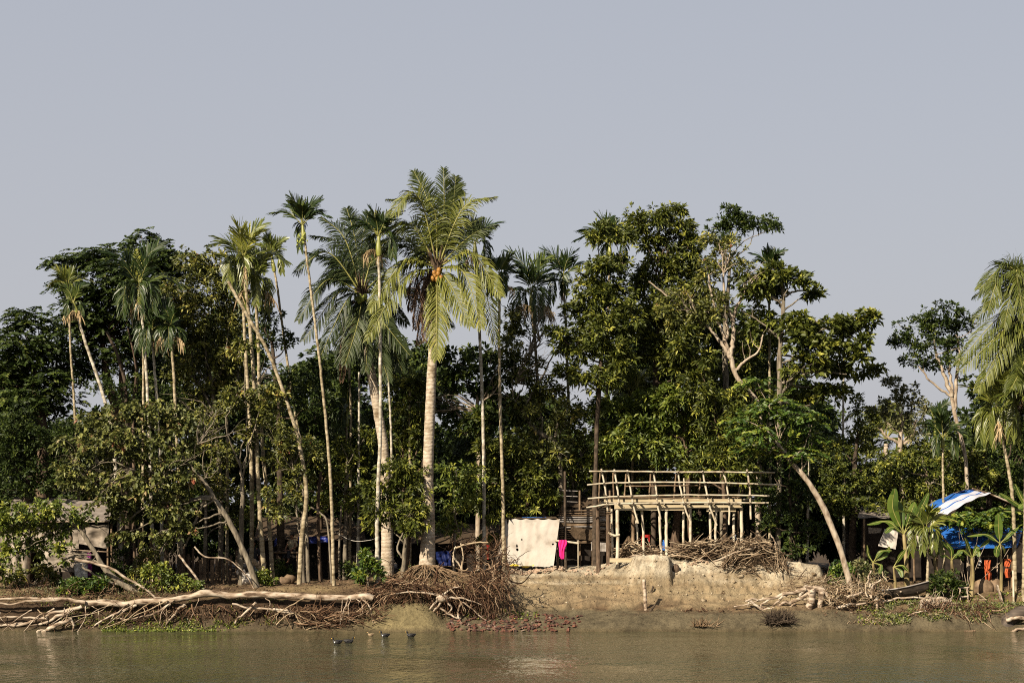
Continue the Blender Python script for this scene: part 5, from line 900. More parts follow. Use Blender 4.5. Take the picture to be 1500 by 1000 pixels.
def garment(label, x0, x1, r0, r1, Y, mat, seed=1, taper=.35, name='garment', shape=None):
    g = G(); A, Bq = P(x0, r0, Y), P(x1, r1, Y); sh = shape or (lambda v: 1 - taper * v**1.5)
    for sgn in (-1, 1):
        def f(u, v):
            wv = sh(v); x = (A[0] + Bq[0]) / 2 + (u - .5) * (Bq[0] - A[0]) * wv + .02 * np.sin(v * 6 + seed); z = A[2] + (Bq[2] - A[2]) * v - .03 * v * np.abs(np.sin(u * 9 + seed)); y = Y + sgn * (.035 + .05 * np.sqrt(np.clip(v, 0, 1))) * np.sin(np.pi * u)**.5 + .02 * np.sin(u * 16 + seed + v * 5)
            return np.stack([x, y, z], -1)
        g.grid(f, 22, 26)
    return build2(name, g, MM[mat], label, 'garment')
garment('bright pink garment hanging on the short bamboo pole beside the cloth', 817.5, 830, 790.5, 817.5, 76.95, 'pink', 1, shape=lambda v: .85 + .15 * np.sin(v * 9) - .55 * np.clip(v - .55, 0, 1) / .45)
g = G(); p = B(745, 76.8, .06); g.grid(lambda u, v: np.stack([p[0] + u * 1.1, 76.7 + v * .25 + 0 * u, p[2] + .16 + .09 * np.sin(u * 7) * np.sin(v * 3)], -1), 24, 8); build2('yellow_sheet', g, MM['yellow'], 'crumpled yellow plastic sheet under the left foot of the white cloth', 'plastic sheet')
g = G(); p = P(737, 815, 77.6); ball(g, p, (.2, .2, .26)); ball(g, p + np.array([0, 0, .24]), (.12, .12, .08)); build2('water_pot', g, MM['tin'], 'grey round pot standing beside the left edge of the white cloth', 'pot')
def brickobj(x, Y, dz, sc_, mat, name, label, group, me_cache={}):
    key = (mat, rng.integers(5))
    if key not in me_cache:
        g = G(); d = np.array([.23, .11, .08]) * rng.uniform(.6, 1.15, 3); g.box([0, 0, 0], d); V = g.v[0]; V += rng.normal(size=V.shape) * .012
        # chipped, slightly rounded: add a second ring by scaling faces
        o = build(name, g, MM[mat], base=np.zeros(3)); bv = o.modifiers.new('b', 'BEVEL'); bv.width = .012; bv.segments = 1
        me_cache[key] = o
    o = me_cache[key].copy() if me_cache[key].get('used') else me_cache[key]
    if me_cache[key].get('used'): COL.objects.link(o)
    me_cache[key]['used'] = 1
    if 'used' in o and o is not me_cache[key]: del o['used']
    o.location = Vector(B(x, Y, dz)); o.rotation_euler = (rng.normal() * .4, rng.normal() * .35, rng.uniform(0, 3.1)); o.scale = (sc_,) * 3
    o['label'] = label; o['category'] = 'brick'; o['group'] = group; ORG[o.name] = np.zeros(3); return o
n_ = 0
while n_ < 285:
    x = rng.uniform(655, 868); Y = rng.uniform(70.0, 71.5)
    if rng.random() > np.clip(1.25 - abs((x - 740) / 110)**3, .12, 1) or (Y > 70.9 and rng.random() > .45) or (x > 850 and Y < 70.6): continue
    brickobj(x, Y, .03, rng.uniform(.5, 1.15), 'brick', 'broken_brick', 'broken red brick lying in the long rubble strip at the waterline', 'broken red bricks along the waterline'); n_ += 1
for i in range(60):
    x = rng.uniform(747, 830); brickobj(x, rng.uniform(76.4, 76.9), .03 + (.1 if rng.random() < .35 and x > 775 else 0), rng.uniform(.8, 1.1), 'brickp', 'dusty_brick', 'dusty pale brick in the low row under the hanging white cloth', 'dusty bricks under the white cloth')
for i in range(40):
    x = rng.choice([rng.uniform(998, 1042), rng.uniform(835, 900)]); brickobj(x, 75.4 if x > 950 else rng.uniform(76, 77), .02, rng.uniform(.7, 1.1), 'brickp', 'sandy_brick', 'sand coloured brick fragment near the bamboo house frame', 'sandy brick fragments by the house frame')
g = G(); q = [P(943, 848, 72.3), B(946, 72.1, -.15)]; g.tube(spline([q[0], (q[0] + q[1]) / 2 + np.array([.01, 0, 0]), q[1]], 9), .075, 9); build2('mooring_stake', g, MM['drift'], 'lone bleached wooden stake standing in the mud of the sandy slope', 'stake')
g = G(); branch(g, [(957, 858), (955, 864), (951, 872)], .05, .02, 73.9, 6, 8); build2('stick_stub', g, MB['dark'], 'short dark stick leaning in the sand above the lone stake', 'stick')
g = G(); branch(g, [(948, 898), (955, 892), (960, 885)], .05, .03, 71.9, 6, 8); build2('stick_stub', g, MB['dark'], 'dark curved stick lying at the foot of the lone stake', 'stick')
g = G(); ball(g, P(990, 833, 75.0), (.16, .12, .22)); build2('dry_root_ball', g, MB['brown'], 'dark rough root lump in the hollow right of the sand block', 'root')
g = G(); tangle(g, 990, 1075, (893, 897), 71.8, 70, .18, (.01, .025), (.5, -.2, .2), .3, 0, .2, .8); build2('debris_line', g, MM['rootd'], 'line of leaf and twig debris on the mud left of the big stump', 'debris', 'stuff')
g = G()
for _ in range(260):      # crumbled clods at the foot of the broken edge
    x_ = rng.uniform(745, 1212); Y_ = rng.uniform(73.2, 75.4) if x_ > 900 else rng.uniform(71.8, 77); r_ = rng.uniform(.015, .055) * (1 + (rng.random() < .08)); k0 = len(g.v)
    ball(g, B(x_, Y_, r_ * .3), (r_ * rng.uniform(.8, 1.5), r_, r_ * rng.uniform(.5, .9)), 6, 4, float(rng.random())); g.v[k0] = g.v[k0] + rng.normal(size=g.v[k0].shape) * r_ * .16
build2('soil_clods', g, m_tint('dry_clod', [(0, c(.14, .10, .06)), (.5, c(.28, .225, .15)), (1, c(.40, .34, .245))]), 'crumbled clods of dry soil at the foot of the sand bank', 'soil', 'stuff')
# litter scattered on the slope and under the trees
lg2 = G(); n_ = 7000; X_ = rng.uniform(-40, 1540, n_); Y_ = 70.6 + rng.random(n_)**1.3 * 9; Zs = np.array([gz(a_, b_) for a_, b_ in zip(X_, Y_)]); k_ = (Zs > .55) & ((X_ < 700) | (X_ > 1205) | (rng.random(n_) < .45))
bp = np.stack([(X_ - 750) * Y_ / F, Y_, Zs + .02], -1)[k_]; dd = nrm(rng.normal(size=(len(bp), 3)) * np.array([1, 1, .3])); leaf_set(lg2, bp, dd, rng.uniform(.07, .2, len(bp)) * np.where(np.abs((bp[:, 0] / bp[:, 1] * F + 750) - 950) < 255, .45, 1), .05, .0, rng.random(len(bp)))
build('leaf_litter', lg2, ML['brown'], base=np.zeros(3), kind='stuff', label='fallen brown leaves and scraps strewn over the bank', cat='litter')
def cover(name, label, x0, x1, Y0, Y1, n, mat, L=.12, zmin=.02, prob=None):
    g = G(); X_ = rng.uniform(x0, x1, n); Y_ = rng.uniform(Y0, Y1, n); cl = fbm(X_ * .05, Y_ * 1.5, 3, 77) > -.06; X_, Y_ = X_[cl], Y_[cl]
    Zs = np.array([gz(a_, b_) for a_, b_ in zip(X_, Y_)]); kk = Zs > zmin if zmin is not None else Zs < 9; bp = np.stack([(X_ - 750) * Y_ / F, Y_, np.maximum(Zs, 0) + .02], -1)[kk]
    dd = nrm(rng.normal(size=(len(bp), 3)) + np.array([0, -.3, .9])); leaf_set(g, bp, dd, rng.uniform(.6, 1.3, len(bp)) * L, L * .5, .1, np.clip(rng.normal(.55, .2, len(bp)), 0, 1)); build(name, g, ML[mat], base=np.zeros(3), kind='stuff', label=label, cat='ground cover')
cover('creeping_weeds', 'light green creeping weeds covering the low bank at the right', 1285, 1520, 70.2, 72.9, 7500, 'pale', .12); cover('short_grass', 'green weeds between the roots on the right bank', 1255, 1500, 70.3, 73.4, 2600, 'bright', .13)
cover('waterside_weeds', 'yellow green weeds fringing the water below the fallen trunk', 150, 350, 69.75, 70.6, 1500, 'bright', .11, None); cover('bank_weeds', 'weeds clinging to the bank face under the fallen trunk', 60, 420, 70.4, 71.2, 2200, 'olive', .11)
cover('slope_weeds', 'few green sprigs among the broken bricks', 675, 790, 71.0, 71.7, 170, 'bright', .14); cover('edge_grass', 'short dull grass on the ledge at the far left', -40, 260, 71.3, 73, 2600, 'pale', .10)
# ---------------------------------------------------------------- huts and shacks
def quad_sheet(name, root, pts, mat, wr=.03, fx=3, nu=36, nv=24, seed=0, rib=0, hole=None):
    g = G(); c00, c10, c01, c11 = [np.array(p, float) for p in pts]; nn = nrm(np.cross(c10 - c00, c01 - c00))
    def f(u, v):
        p = (c00 * (1 - u)[..., None] + c10 * u[..., None]) * (1 - v)[..., None] + (c01 * (1 - u)[..., None] + c11 * u[..., None]) * v[..., None]
        d = wr * (np.sin(u * fx * 6.28) * .6 + 3 * fbm(u * 4, v * 4, 4, seed)) + rib * np.sin(u * 150)
        return p + nn * d[..., None]
    g.grid(f, nu, nv, hole=hole); o = build(name, g, MM[mat], root); return o
def postp(root, x, Y, toprow, r=.045, mat='bambood', name='post'):
    g = G(); b0 = B(x, Y, -.2); t_ = P(x + rng.normal() * .8, toprow, Y); g.tube(spline([b0, (b0 + t_) / 2 + np.array([rng.normal() * .02, 0, 0]), t_], 8), r, 7); return build(name, g, MM[mat], root)
sh = thing('grey_shack', 'grey roofed shack with patched pale cloth walls behind the low bright tree', 'shack', B(90, 75))
quad_sheet('roof', sh, [P(20, 728, 77.5), P(165, 735, 77.5), P(8, 764, 74.6), P(160, 763, 74.6)], 'roofg', .05, 2, 60, 30, 3)
quad_sheet('wall_cloth', sh, [P(112, 769, 74.8), P(160, 768, 74.8), P(116, 796, 74.8), P(156, 803, 74.8)], 'sackd', .06, 2, seed=5)
quad_sheet('wall_cloth', sh, [P(20, 772, 74.9), P(113, 772, 74.9), P(20, 812, 74.9), P(116, 803, 74.9)], 'sackd', .07, 4, seed=8)
quad_sheet('wall_cloth', sh, [P(0, 780, 74.6), P(40, 778, 74.6), P(2, 850, 74.5), P(40, 850, 74.5)], 'sackd', .08, 3, seed=9)
quad_sheet('wall_cloth', sh, [P(60, 804, 74.7), P(132, 806, 74.7), P(60, 836, 74.7), P(128, 838, 74.7)], 'sackd', .06, 4, seed=12)
quad_sheet('wall_cloth', sh, [P(108, 826, 74.4), P(128, 822, 74.4), P(110, 846, 74.3), P(128, 846, 74.3)], 'white', .06, 2, seed=14)
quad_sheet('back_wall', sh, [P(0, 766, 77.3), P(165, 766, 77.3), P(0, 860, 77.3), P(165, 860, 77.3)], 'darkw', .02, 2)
for x in (2, 62, 104, 158, 163): postp(sh, x, 74.9, 766)
g = G(); g.tube([P(5, 764.5, 74.55), P(160, 763.5, 74.55)], .035, 7); build('eave_pole', g, MM['drift'], sh)
g = G(); g.tube([P(100, 805, 74.6), P(158, 808, 74.6)], .03, 7); build('wall_rail', g, MM['drift'], sh)
garment('purple cloth strip hanging in the doorway of the grey roofed shack', 128, 135, 810, 842, 74.6, 'pink', 4, name='cloth_strip').data.materials[0] = m_noise('purple_cloth', [(.3, c(.16, .02, .12)), (.7, c(.26, .05, .2))], 4)
# rough board fence
fe = thing('board_fence', 'low fence of rough brown boards and posts behind the dead branches, left', 'fence', B(275, 76))
for i, x in enumerate(np.arange(206, 338, 5.5)):
    g = G(); h = rng.uniform(812, 824); Y = 76 + rng.normal() * .06
    if x < 250 or rng.random() < .7: wd = rng.uniform(.10, .17)
    else: wd = .07
    p0 = B(x, Y, -.15); p1 = P(x + rng.normal(), h, Y); g.box((p0 + p1) / 2, [wd, .03, p1[2] - p0[2]], (0, rng.normal() * .03, 0)); build('board', g, MM['bambood' if i % 3 else 'thatch'], fe)
for i, x in enumerate((262, 269, 276, 283, 337, 346)):
    g = G(); Y = 75.2; g.tube([B(x, Y, -.1), P(x + rng.normal() * 2, rng.uniform(800, 815), Y)], .055, 7); build2('fence_post', g, MB['brown'], ['crooked brown post', 'short dark post', 'knobbly brown post', 'slim brown post', 'thick rough post', 'leaning rough post'][i] + ' ' + ['left of the fence gap', 'second in the fence gap', 'third in the fence gap', 'right end of the fence gap', 'beside the white bundle', 'between the white bundle and the slanting trunk'][i], 'post')
# hut behind the trunks at centre left
hu = thing('thatched_hut', 'dark thatched hut with a deep blue plastic strip behind the left tree trunks', 'hut', B(440, 80))
quad_sheet('roof', hu, [P(380, 756, 83), P(530, 758, 83), P(372, 790, 79.4), P(536, 790, 79.4)], 'thatch', .06, 3, 60, 30, 21)
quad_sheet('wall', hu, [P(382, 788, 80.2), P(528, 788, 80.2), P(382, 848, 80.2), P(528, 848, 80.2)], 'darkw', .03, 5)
quad_sheet('plastic_sheet', hu, [P(436, 786, 79.3), P(480, 785, 79.3), P(437, 797, 79.3), P(480, 794, 79.3)], 'dblue', .05, 4, seed=31)
quad_sheet('plastic_sheet', hu, [P(402, 790, 79.2), P(414, 783, 79.2), P(402, 800, 79.2), P(410, 794, 79.2)], 'dblue', .03, 1, seed=33)
for x in (384, 468, 482, 527): postp(hu, x, 79.4, 790, .06)
quad_sheet('mud_panel', hu, [P(480, 800, 79.9), P(498, 800, 79.9), P(480, 838, 79.9), P(498, 838, 79.9)], 'bambood', .02, 1)
hu = thing('shaded_hut', 'low dark hut with blue cloth in deep shade behind the tallest coconut trunk', 'hut', B(655, 82))
quad_sheet('roof', hu, [P(590, 766, 85), P(730, 766, 85), P(585, 794, 81.4), P(735, 795, 81.4)], 'thatch', .06, 3, 50, 20, 22)
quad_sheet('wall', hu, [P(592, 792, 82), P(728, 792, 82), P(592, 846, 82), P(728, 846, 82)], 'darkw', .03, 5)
quad_sheet('blue_cloth', hu, [P(634, 808, 81.3), P(662, 806, 81.3), P(645, 830, 81.3), P(662, 828, 81.3)], 'shadeb', .06, 3, seed=35)
for x in (596, 724): postp(hu, x, 81.5, 795, .06)
garment('red cloth hanging from the twig fence left of the white cloth', 712, 716.5, 798, 818, 76.4, 'red', 2)
# slatted bamboo hut between cloth and frame
hu = thing('slatted_hut', 'weathered hut of horizontal bamboo slats between the white cloth and the bamboo frame', 'hut', B(855, 79))
for i in range(16):
    r_ = 748 + i * 3.1; g = G(); x0, x1 = 818 + rng.normal() * 2 + max(0, (i - 11)) * 4, 898 - rng.random() * 8
    q = spline([P(x0, r_, 79), P((x0 + x1) / 2, r_ + rng.normal() * .7, 79), P(x1, r_ + rng.normal(), 79)], 8); g.tube(q, .028, 6); build('slat', g, MM['bambood' if rng.random() < .75 else 'tin'], hu)
for x in (822, 850, 868, 895): postp(hu, x, 79.1, 718, .05)
for r_ in (718, 726, 734): 
    g = G(); g.tube([P(821, r_, 79.05), P(846, r_ + 1, 79.05)], .02, 5); build('window_bar', g, MM['tin'], hu)
quad_sheet('wall', hu, [P(820, 744, 79.3), P(900, 744, 79.3), P(820, 835, 79.3), P(900, 835, 79.3)], 'darkw', .03, 4)
quad_sheet('roof', hu, [P(812, 716, 82), P(905, 716, 82), P(808, 744, 79.5), P(905, 742, 79.5)], 'thatch', .05, 3, 40, 20, 25)
quad_sheet('tin_panel', hu, [P(866, 793, 78.6), P(892, 795, 78.6), P(866, 806, 78.6), P(892, 808, 78.6)], 'tin', .01, 2, rib=.01)
quad_sheet('panel', hu, [P(836, 770, 78.9), P(878, 778, 78.9), P(836, 788, 78.9), P(870, 792, 78.9)], 'thatch', .03, 2)
# huts at the right
hu = thing('blue_tarpaulin_hut', 'dark open hut under a striped blue and white tarpaulin roof, blue sheet at its front', 'hut', B(1430, 77))
T = [P(1345, 748, 77.2), P(1415, 717, 78.6), P(1388, 753, 75.2), P(1452, 722, 76.2)]
for k, (v0, v1, mt) in enumerate(((0, .36, 'blue'), (.36, .62, 'tarpw'), (.62, .68, 'blue'), (.68, 1.0, 'tarpw'))):
    A = [T[0] + (T[2] - T[0]) * v0, T[1] + (T[3] - T[1]) * v0, T[0] + (T[2] - T[0]) * v1, T[1] + (T[3] - T[1]) * v1]
    sheet_g = G()
    def f(u, v, A=A): 
        p = (A[0] * (1 - u)[..., None] + A[1] * u[..., None]) * (1 - v)[..., None] + (A[2] * (1 - u)[..., None] + A[3] * u[..., None]) * v[..., None]
        p[..., 2] += .10 * np.sin(np.pi * u) + .02 * np.sin(u * 20); return p
    sheet_g.grid(f, 40, 6); build('tarpaulin_stripe', sheet_g, MM[mt], hu)
quad_sheet('roof', hu, [P(1415, 717.5, 78.6), P(1520, 752, 78.6), P(1442, 719.5, 76.6), P(1535, 758, 76.6)], 'thatch', .03, 2)
quad_sheet('ridge_sheet', hu, [P(1398, 723.5, 78.62), P(1424, 716, 78.7), P(1400, 722, 77.9), P(1432, 716.5, 77.9)], 'dblue', .04, 2)
g = G(); g.tube(spline([P(1424, 715, 76.5), P(1455, 725, 76.5), P(1500, 745, 76.5)], 12), .04, 7); build('roof_pole', g, MM['drift'], hu)
g = G(); g.tube(spline([P(1345, 747, 77.3), P(1385, 728, 78), P(1415, 716, 78.7)], 12), .035, 7); build('roof_pole', g, MM['bambood'], hu)
quad_sheet('blue_sheet', hu, [P(1360, 770, 76.4), P(1500, 770, 76.4), P(1392, 803, 74.5), P(1490, 802, 74.5)], 'blue', .03, 3, 50, 24, 41)
g = G(); g.tube([P(1371, 774, 75.6), P(1393, 801, 74.65)], .035, 6); g.tube([P(1391, 801.5, 74.65), P(1490, 800.5, 74.65)], .03, 6); build('sheet_rail', g, MM['root'], hu)
quad_sheet('back_wall', hu, [P(1350, 745, 78.8), P(1530, 745, 78.8), P(1350, 850, 78.8), P(1530, 850, 78.8)], 'darkw', .03, 5)
for x in (1372, 1424, 1482): postp(hu, x, 75.2, 772, .06, 'root')
g = G(); g.tube(spline([P(1420, 781, 74.9), P(1460, 782, 74.9), P(1530, 778, 74.9)], 8), .03, 6); build('eave_pole', g, MM['drift'], hu)
hu = thing('pale_shack', 'small pale sheet-walled shack in the shade left of the bananas', 'shack', B(1300, 78.5))
quad_sheet('roof', hu, [P(1262, 740, 81), P(1345, 743, 81), P(1256, 758, 78), P(1350, 760, 78)], 'roofg', .04, 3, 40, 20, 43)
quad_sheet('wall', hu, [P(1262, 757, 78.6), P(1350, 757, 78.6), P(1262, 845, 78.6), P(1350, 845, 78.6)], 'darkw', .03, 3)
quad_sheet('wall_sheet', hu, [P(1296, 774, 77.6), P(1316, 778, 77.6), P(1286, 799, 77.4), P(1312, 804, 77.4)], 'sack', .03, 1, seed=44)
quad_sheet('wall_sheet', hu, [P(1341, 783, 77.6), P(1350, 786, 77.6), P(1345, 795, 77.6), P(1352, 795, 77.6)], 'sack', .02, 1, seed=45)
quad_sheet('wall_sheet', hu, [P(1272, 772, 77.8), P(1292, 773, 77.8), P(1272, 781, 77.8), P(1290, 780, 77.8)], 'sackd', .03, 1, seed=46)
for x in (1266, 1340): postp(hu, x, 77.9, 760, .05)
g = G(); g.tube([P(1430, 815, 75.2), P(1461, 814.5, 75.2)], .022, 6); g.tube([P(1448, 812, 75.3), B(1448, 75.3, -.1)], .03, 6); g.tube([P(1431, 831, 75.2), P(1462, 831, 75.2)], .02, 6); g.tube([P(1461, 813, 75.25), B(1461, 75.25, -.1)], .03, 6); build2('clothes_rack', g, MM['drift'], 'rough pole rack for drying clothes under the blue sheet', 'rack')
garment('orange red long cloth folded over the pole rack under the blue sheet', 1442, 1452, 820, 850, 75.05, 'orange', 3, .12)
garment('small white cloth hanging on the left end of the pole rack', 1432, 1437.5, 816, 827, 75.1, 'white', 5, .3)
garment('upper orange cloth on the stake right of the last banana stem', 1471, 1481, 818, 829, 74.3, 'orange', 6, .2)
garment('rounded lower orange cloth on the stake right of the last banana stem', 1472, 1481, 832, 845, 74.25, 'orange', 8, .15)
g = G(); g.tube([P(1476, 812, 74.4), B(1478, 74.4, -.1)], .03, 6); build2('drying_stake', g, MM['stick'], 'thin stake carrying two orange cloths at the right', 'stake')
g = G(); g.tube([P(1484, 835, 73.0), B(1485, 72.8, -.1)], .045, 7); build2('bamboo_stake', g, MM['bamboo'], 'pale bamboo stake standing in the weeds near the right corner', 'stake')
g = G(); p0, p1 = P(1458, 863, 73.3), P(1474, 888, 72.4); d_ = p1 - p0; g.box((p0 + p1) / 2, [np.linalg.norm(d_), .25, .05], (0, math.atan2(-d_[2], d_[0]), 0)); build2('leaning_plank', g, MM['drift'], 'grey plank lying slantwise down the low dirt bank', 'plank')
g = G(); a_ = P(1410, 862, 73.1)
for pts in ([(1406, 861), (1407, 884)], [(1417, 861), (1418, 886)], [(1404, 861), (1420, 860)], [(1407, 874), (1418, 873)], [(1407, 883), (1418, 884)]): branch(g, pts, .035, .03, 73.0, 6, 8)
build2('stool_frame', g, MM['drift'], 'small rough wooden frame stool standing on the low dirt bank', 'stool')
g = G(); branch(g, [(1426, 878), (1445, 878)], .025, .02, 72.9, 6, 8); branch(g, [(1432, 868), (1445, 878)], .02, .02, 72.95, 6, 8); build2('loose_twig', g, MM['root'], 'crossed thin twigs lying on the grey dirt right of the stool frame', 'twig')
g = G(); ball(g, B(1440, 74.6, .1), (.5, .35, .42), 14, 9); ball(g, B(1458, 74.7, .1), (.35, .3, .42), 14, 9); V = g.v[0]; build2('dirt_heap', g, MM['bambood'], 'earth heap under the orange cloth and rack', 'heap')
# rowing boat
bo = thing('rowing_boat', 'old dark wooden boat lying tilted in the grass right of the leaning tree', 'boat', B(1305, 73.4))
def hull(u, v):
    x = -1.55 + 3.1 * u; s_ = np.sin(np.pi * np.clip(u * .92 + .04, 0, 1))**.7; a_ = (v - .5) * 2; w_ = .50 * s_
    sheer = .30 + .42 * np.clip(u - .45, 0, 1)**1.6 * 1.8 + .08 * (1 - u)**3; z = sheer - (sheer + .0) * (1 - np.abs(a_)**2.2) * (.4 + .6 * s_); X = x; Yy = np.sign(a_) * np.abs(a_)**.75 * w_
    o_ = B(1305, 73.4, .05); c_, s2 = math.cos(.12), math.sin(.12); Z2 = z * c_ - Yy * .25
    return np.stack([o_[0] + X, o_[1] + Yy, o_[2] + Z2 + x * .09], -1)
g = G(); g.grid(hull, 40, 22); g.grid(lambda u, v: hull(u, v * .9 + .05) + np.array([0, 0, .035]), 40, 20); build('hull', g, MM['boat'], bo)
for v_ in (0., 1.):
    g = G(); uu = np.linspace(0, 1, 30); g.tube(hull(uu, np.full(30, v_)) + np.array([0, 0, .012]), .028, 6); build('gunwale', g, MM['tin'], bo)
for u_ in (.3, .6):
    g = G(); a_ = hull(np.array([u_]), np.array([.06]))[0]; b_ = hull(np.array([u_]), np.array([.94]))[0]; g.tube([a_ + [0, 0, -.04], b_ + [0, 0, -.04]], .04, 6); build('thwart', g, MM['drift'], bo)
# rope line
g = G(); g.tube(spline([P(486, 776, 76), P(515, 791, 76), P(540, 791, 75), P(556, 786, 73.2)], 20), .013, 5); build2('rope_line', g, MM['rope'], 'sagging washing rope tied to the white pole trunk', 'rope')
g = G()
tangle(g, 655, 742, (795, 832), 75.5, 260, .8, (.006, .016), (.2, 0, .6), .25, 0, .4, .7); build2('twig_thicket', g, MM['rootd'], 'thicket of thin dry twigs left of the white cloth', 'twigs', 'stuff')
g = G()
for pts in ([(664, 838), (664, 815), (668, 800)], [(668, 832), (680, 836), (686, 832)], [(676, 840), (678, 815), (675, 795)], [(662, 812), (672, 826), (678, 836)], [(668, 802), (690, 795), (715, 794)]): branch(g, pts, .045, .03, 74.6, 6, 10)
build2('branch_fence', g, MM['root'], 'rickety fence of bent sticks right of the tallest coconut trunk', 'fence')
for lab, pts, r0, Y in [('brown trunk base split in two, left of the white cloth thicket', [(592, 846), (597, 815), (600, 780)], .10, 74.6), ('slim mossy trunk left of the young leafy tree, in the shade', [(498, 850), (497, 800), (500, 740)], .06, 78), ('rough brown trunk left of the lone areca trunk', [(470, 850), (467, 800), (466, 740), (470, 690)], .09, 76), ('pale curved branch trunk bending right toward the lone areca trunk', [(486, 795), (480, 770), (470, 752), (455, 742)], .05, 74.5), ('thin pale trunk with bark patches behind the slanting stump', [(452, 858), (450, 800), (448, 740)], .09, 75.2),
                        ('rough brown trunk with vines at left, beside the dark doorway', [(196, 856), (197, 800), (196, 770)], .07, 74.6), ('thick brown trunk at left, half in shade by the doorway', [(206, 856), (205, 800), (206, 770)], .12, 75), ('reddish trunk leaning slightly at left, nearest the fence', [(228, 856), (222, 800), (218, 780)], .10, 74.4), ('grey trunk at left just before the fence boards', [(262, 856), (262, 800), (262, 760)], .09, 75.6)]:
    root = thing('slim_tree', lab, 'tree trunk', B(pts[0][0], Y)); g = G(); q = spline([B(pts[0][0], Y, -.1)] + [P(a_, b_, Y) for a_, b_ in pts[1:]], 20); g.tube(q, np.linspace(r0, r0 * .7, 20) * (1 + rng.normal(size=20) * .05), 8); build('trunk', g, MB['brown' if 'brown' in lab or 'red' in lab else 'grey'], root)
g = G(); ball(g, P(362, 848, 74.5), (.30, .2, .26), 12, 9); ball(g, P(354, 838, 74.5), (.2, .16, .2), 12, 9); ball(g, P(368, 842, 74.6), (.18, .16, .22), 10, 8); V = np.vstack(g.v)
for i in range(len(g.v)): g.v[i] = g.v[i] + (fbm(g.v[i][:, 0] * 9, g.v[i][:, 2] * 9, 3, 3) * .16)[:, None]
build2('sack_bundle', g, MM['sack'], 'crumpled white sack bundle behind the foot of the slanting trunk', 'sack')
g = G(); ball(g, P(412, 851, 74.4), (.45, .25, .2), 14, 9); ball(g, P(424, 848, 74.5), (.25, .22, .22), 14, 9)
for i in range(len(g.v)): g.v[i] = g.v[i] + (fbm(g.v[i][:, 0] * 5, g.v[i][:, 2] * 5, 3, 8) * .3)[:, None]
build2('earth_lump', g, MM['bambood'], 'pale earthen lump between the slanting trunk and the slanting stump', 'earth lump')
# ---------------------------------------------------------------- bananas
banana('tall banana plant left of the young areca, two broad upright leaves and torn low ones', 74.5, 1329, (1324, 782), 10, [(1308, 745, 1311, 715, 24, -.2), (1318, 750, 1309, 728, 22, .4), (1345, 752, 1360, 722, 18, .2), (1300, 764, 1270, 768, 16, .3), (1308, 772, 1296, 780, 14, -.3), (1335, 750, 1340, 735, 18, .5)])
banana('low broken banana plant with a folded yellow leaf, leftmost of the bananas', 73.8, 1280, (1279, 824), 6, [(1290, 808, 1306, 806, 10, -.2), (1296, 812, 1303, 800, 12, 0), (1272, 812, 1270, 798, 12, .2), (1290, 828, 1288, 840, 9, -.1)])
banana('short banana stump with small green leaves beside the tall banana plant', 74, 1311, (1309, 830), 6, [(1318, 815, 1326, 804, 10, .1), (1322, 828, 1330, 836, 12, -.2), (1318, 835, 1322, 845, 10, -.3)])
banana('banana plant with leaves spread flat, right against the young areca stem', 74, 1369, (1369, 817), 7, [(1355, 806, 1337, 805, 11, -.2), (1378, 806, 1386, 808, 9, -.2), (1360, 803, 1352, 792, 9, .3), (1378, 800, 1396, 796, 10, .4)])
banana('small banana plant with a long slanting leaf in front of the blue sheet', 73.9, 1394, (1394, 820), 7, [(1392, 803, 1375, 790, 13, -.2), (1384, 813, 1378, 816, 10, -.3), (1402, 812, 1414, 816, 10, -.2), (1404, 815, 1412, 820, 10, .1)])
banana('banana plant with one round bright leaf before the blue sheet', 73.6, 1422, (1424, 817), 9, [(1418, 800, 1413, 787, 14, -.3), (1410, 806, 1402, 812, 12, -.2), (1430, 803, 1433, 800, 13, .1), (1432, 808, 1434, 815, 10, -.2)])
banana('slender tall banana plant with one large upright yellow green leaf', 73.3, 1466, (1465, 796), 6, [(1463, 775, 1462, 752, 18, -.2), (1445, 783, 1417, 785, 14, 0), (1478, 783, 1492, 772, 10, .2), (1460, 805, 1459, 815, 16, -.4), (1470, 803, 1472, 810, 12, .2), (1452, 790, 1436, 800, 10, .4), (1475, 790, 1486, 790, 9, .3)])
banana('banana plant at the right edge with broad fresh leaves above the thatch', 74, 1512, (1508, 750), 9, [(1485, 735, 1464, 722, 16, -.2), (1496, 728, 1487, 709, 18, .1), (1500, 738, 1492, 745, 12, -.3), (1490, 750, 1470, 748, 12, .2), (1520, 735, 1535, 725, 14, .1)])
areca('small bright young areca with a thin stem in the middle of the bananas', 73.5, [(1358, 860), (1359, 830), (1359, 800), (1358, 790)], 36, 9, light=True, wpx=5, hang=4, shaft=22)
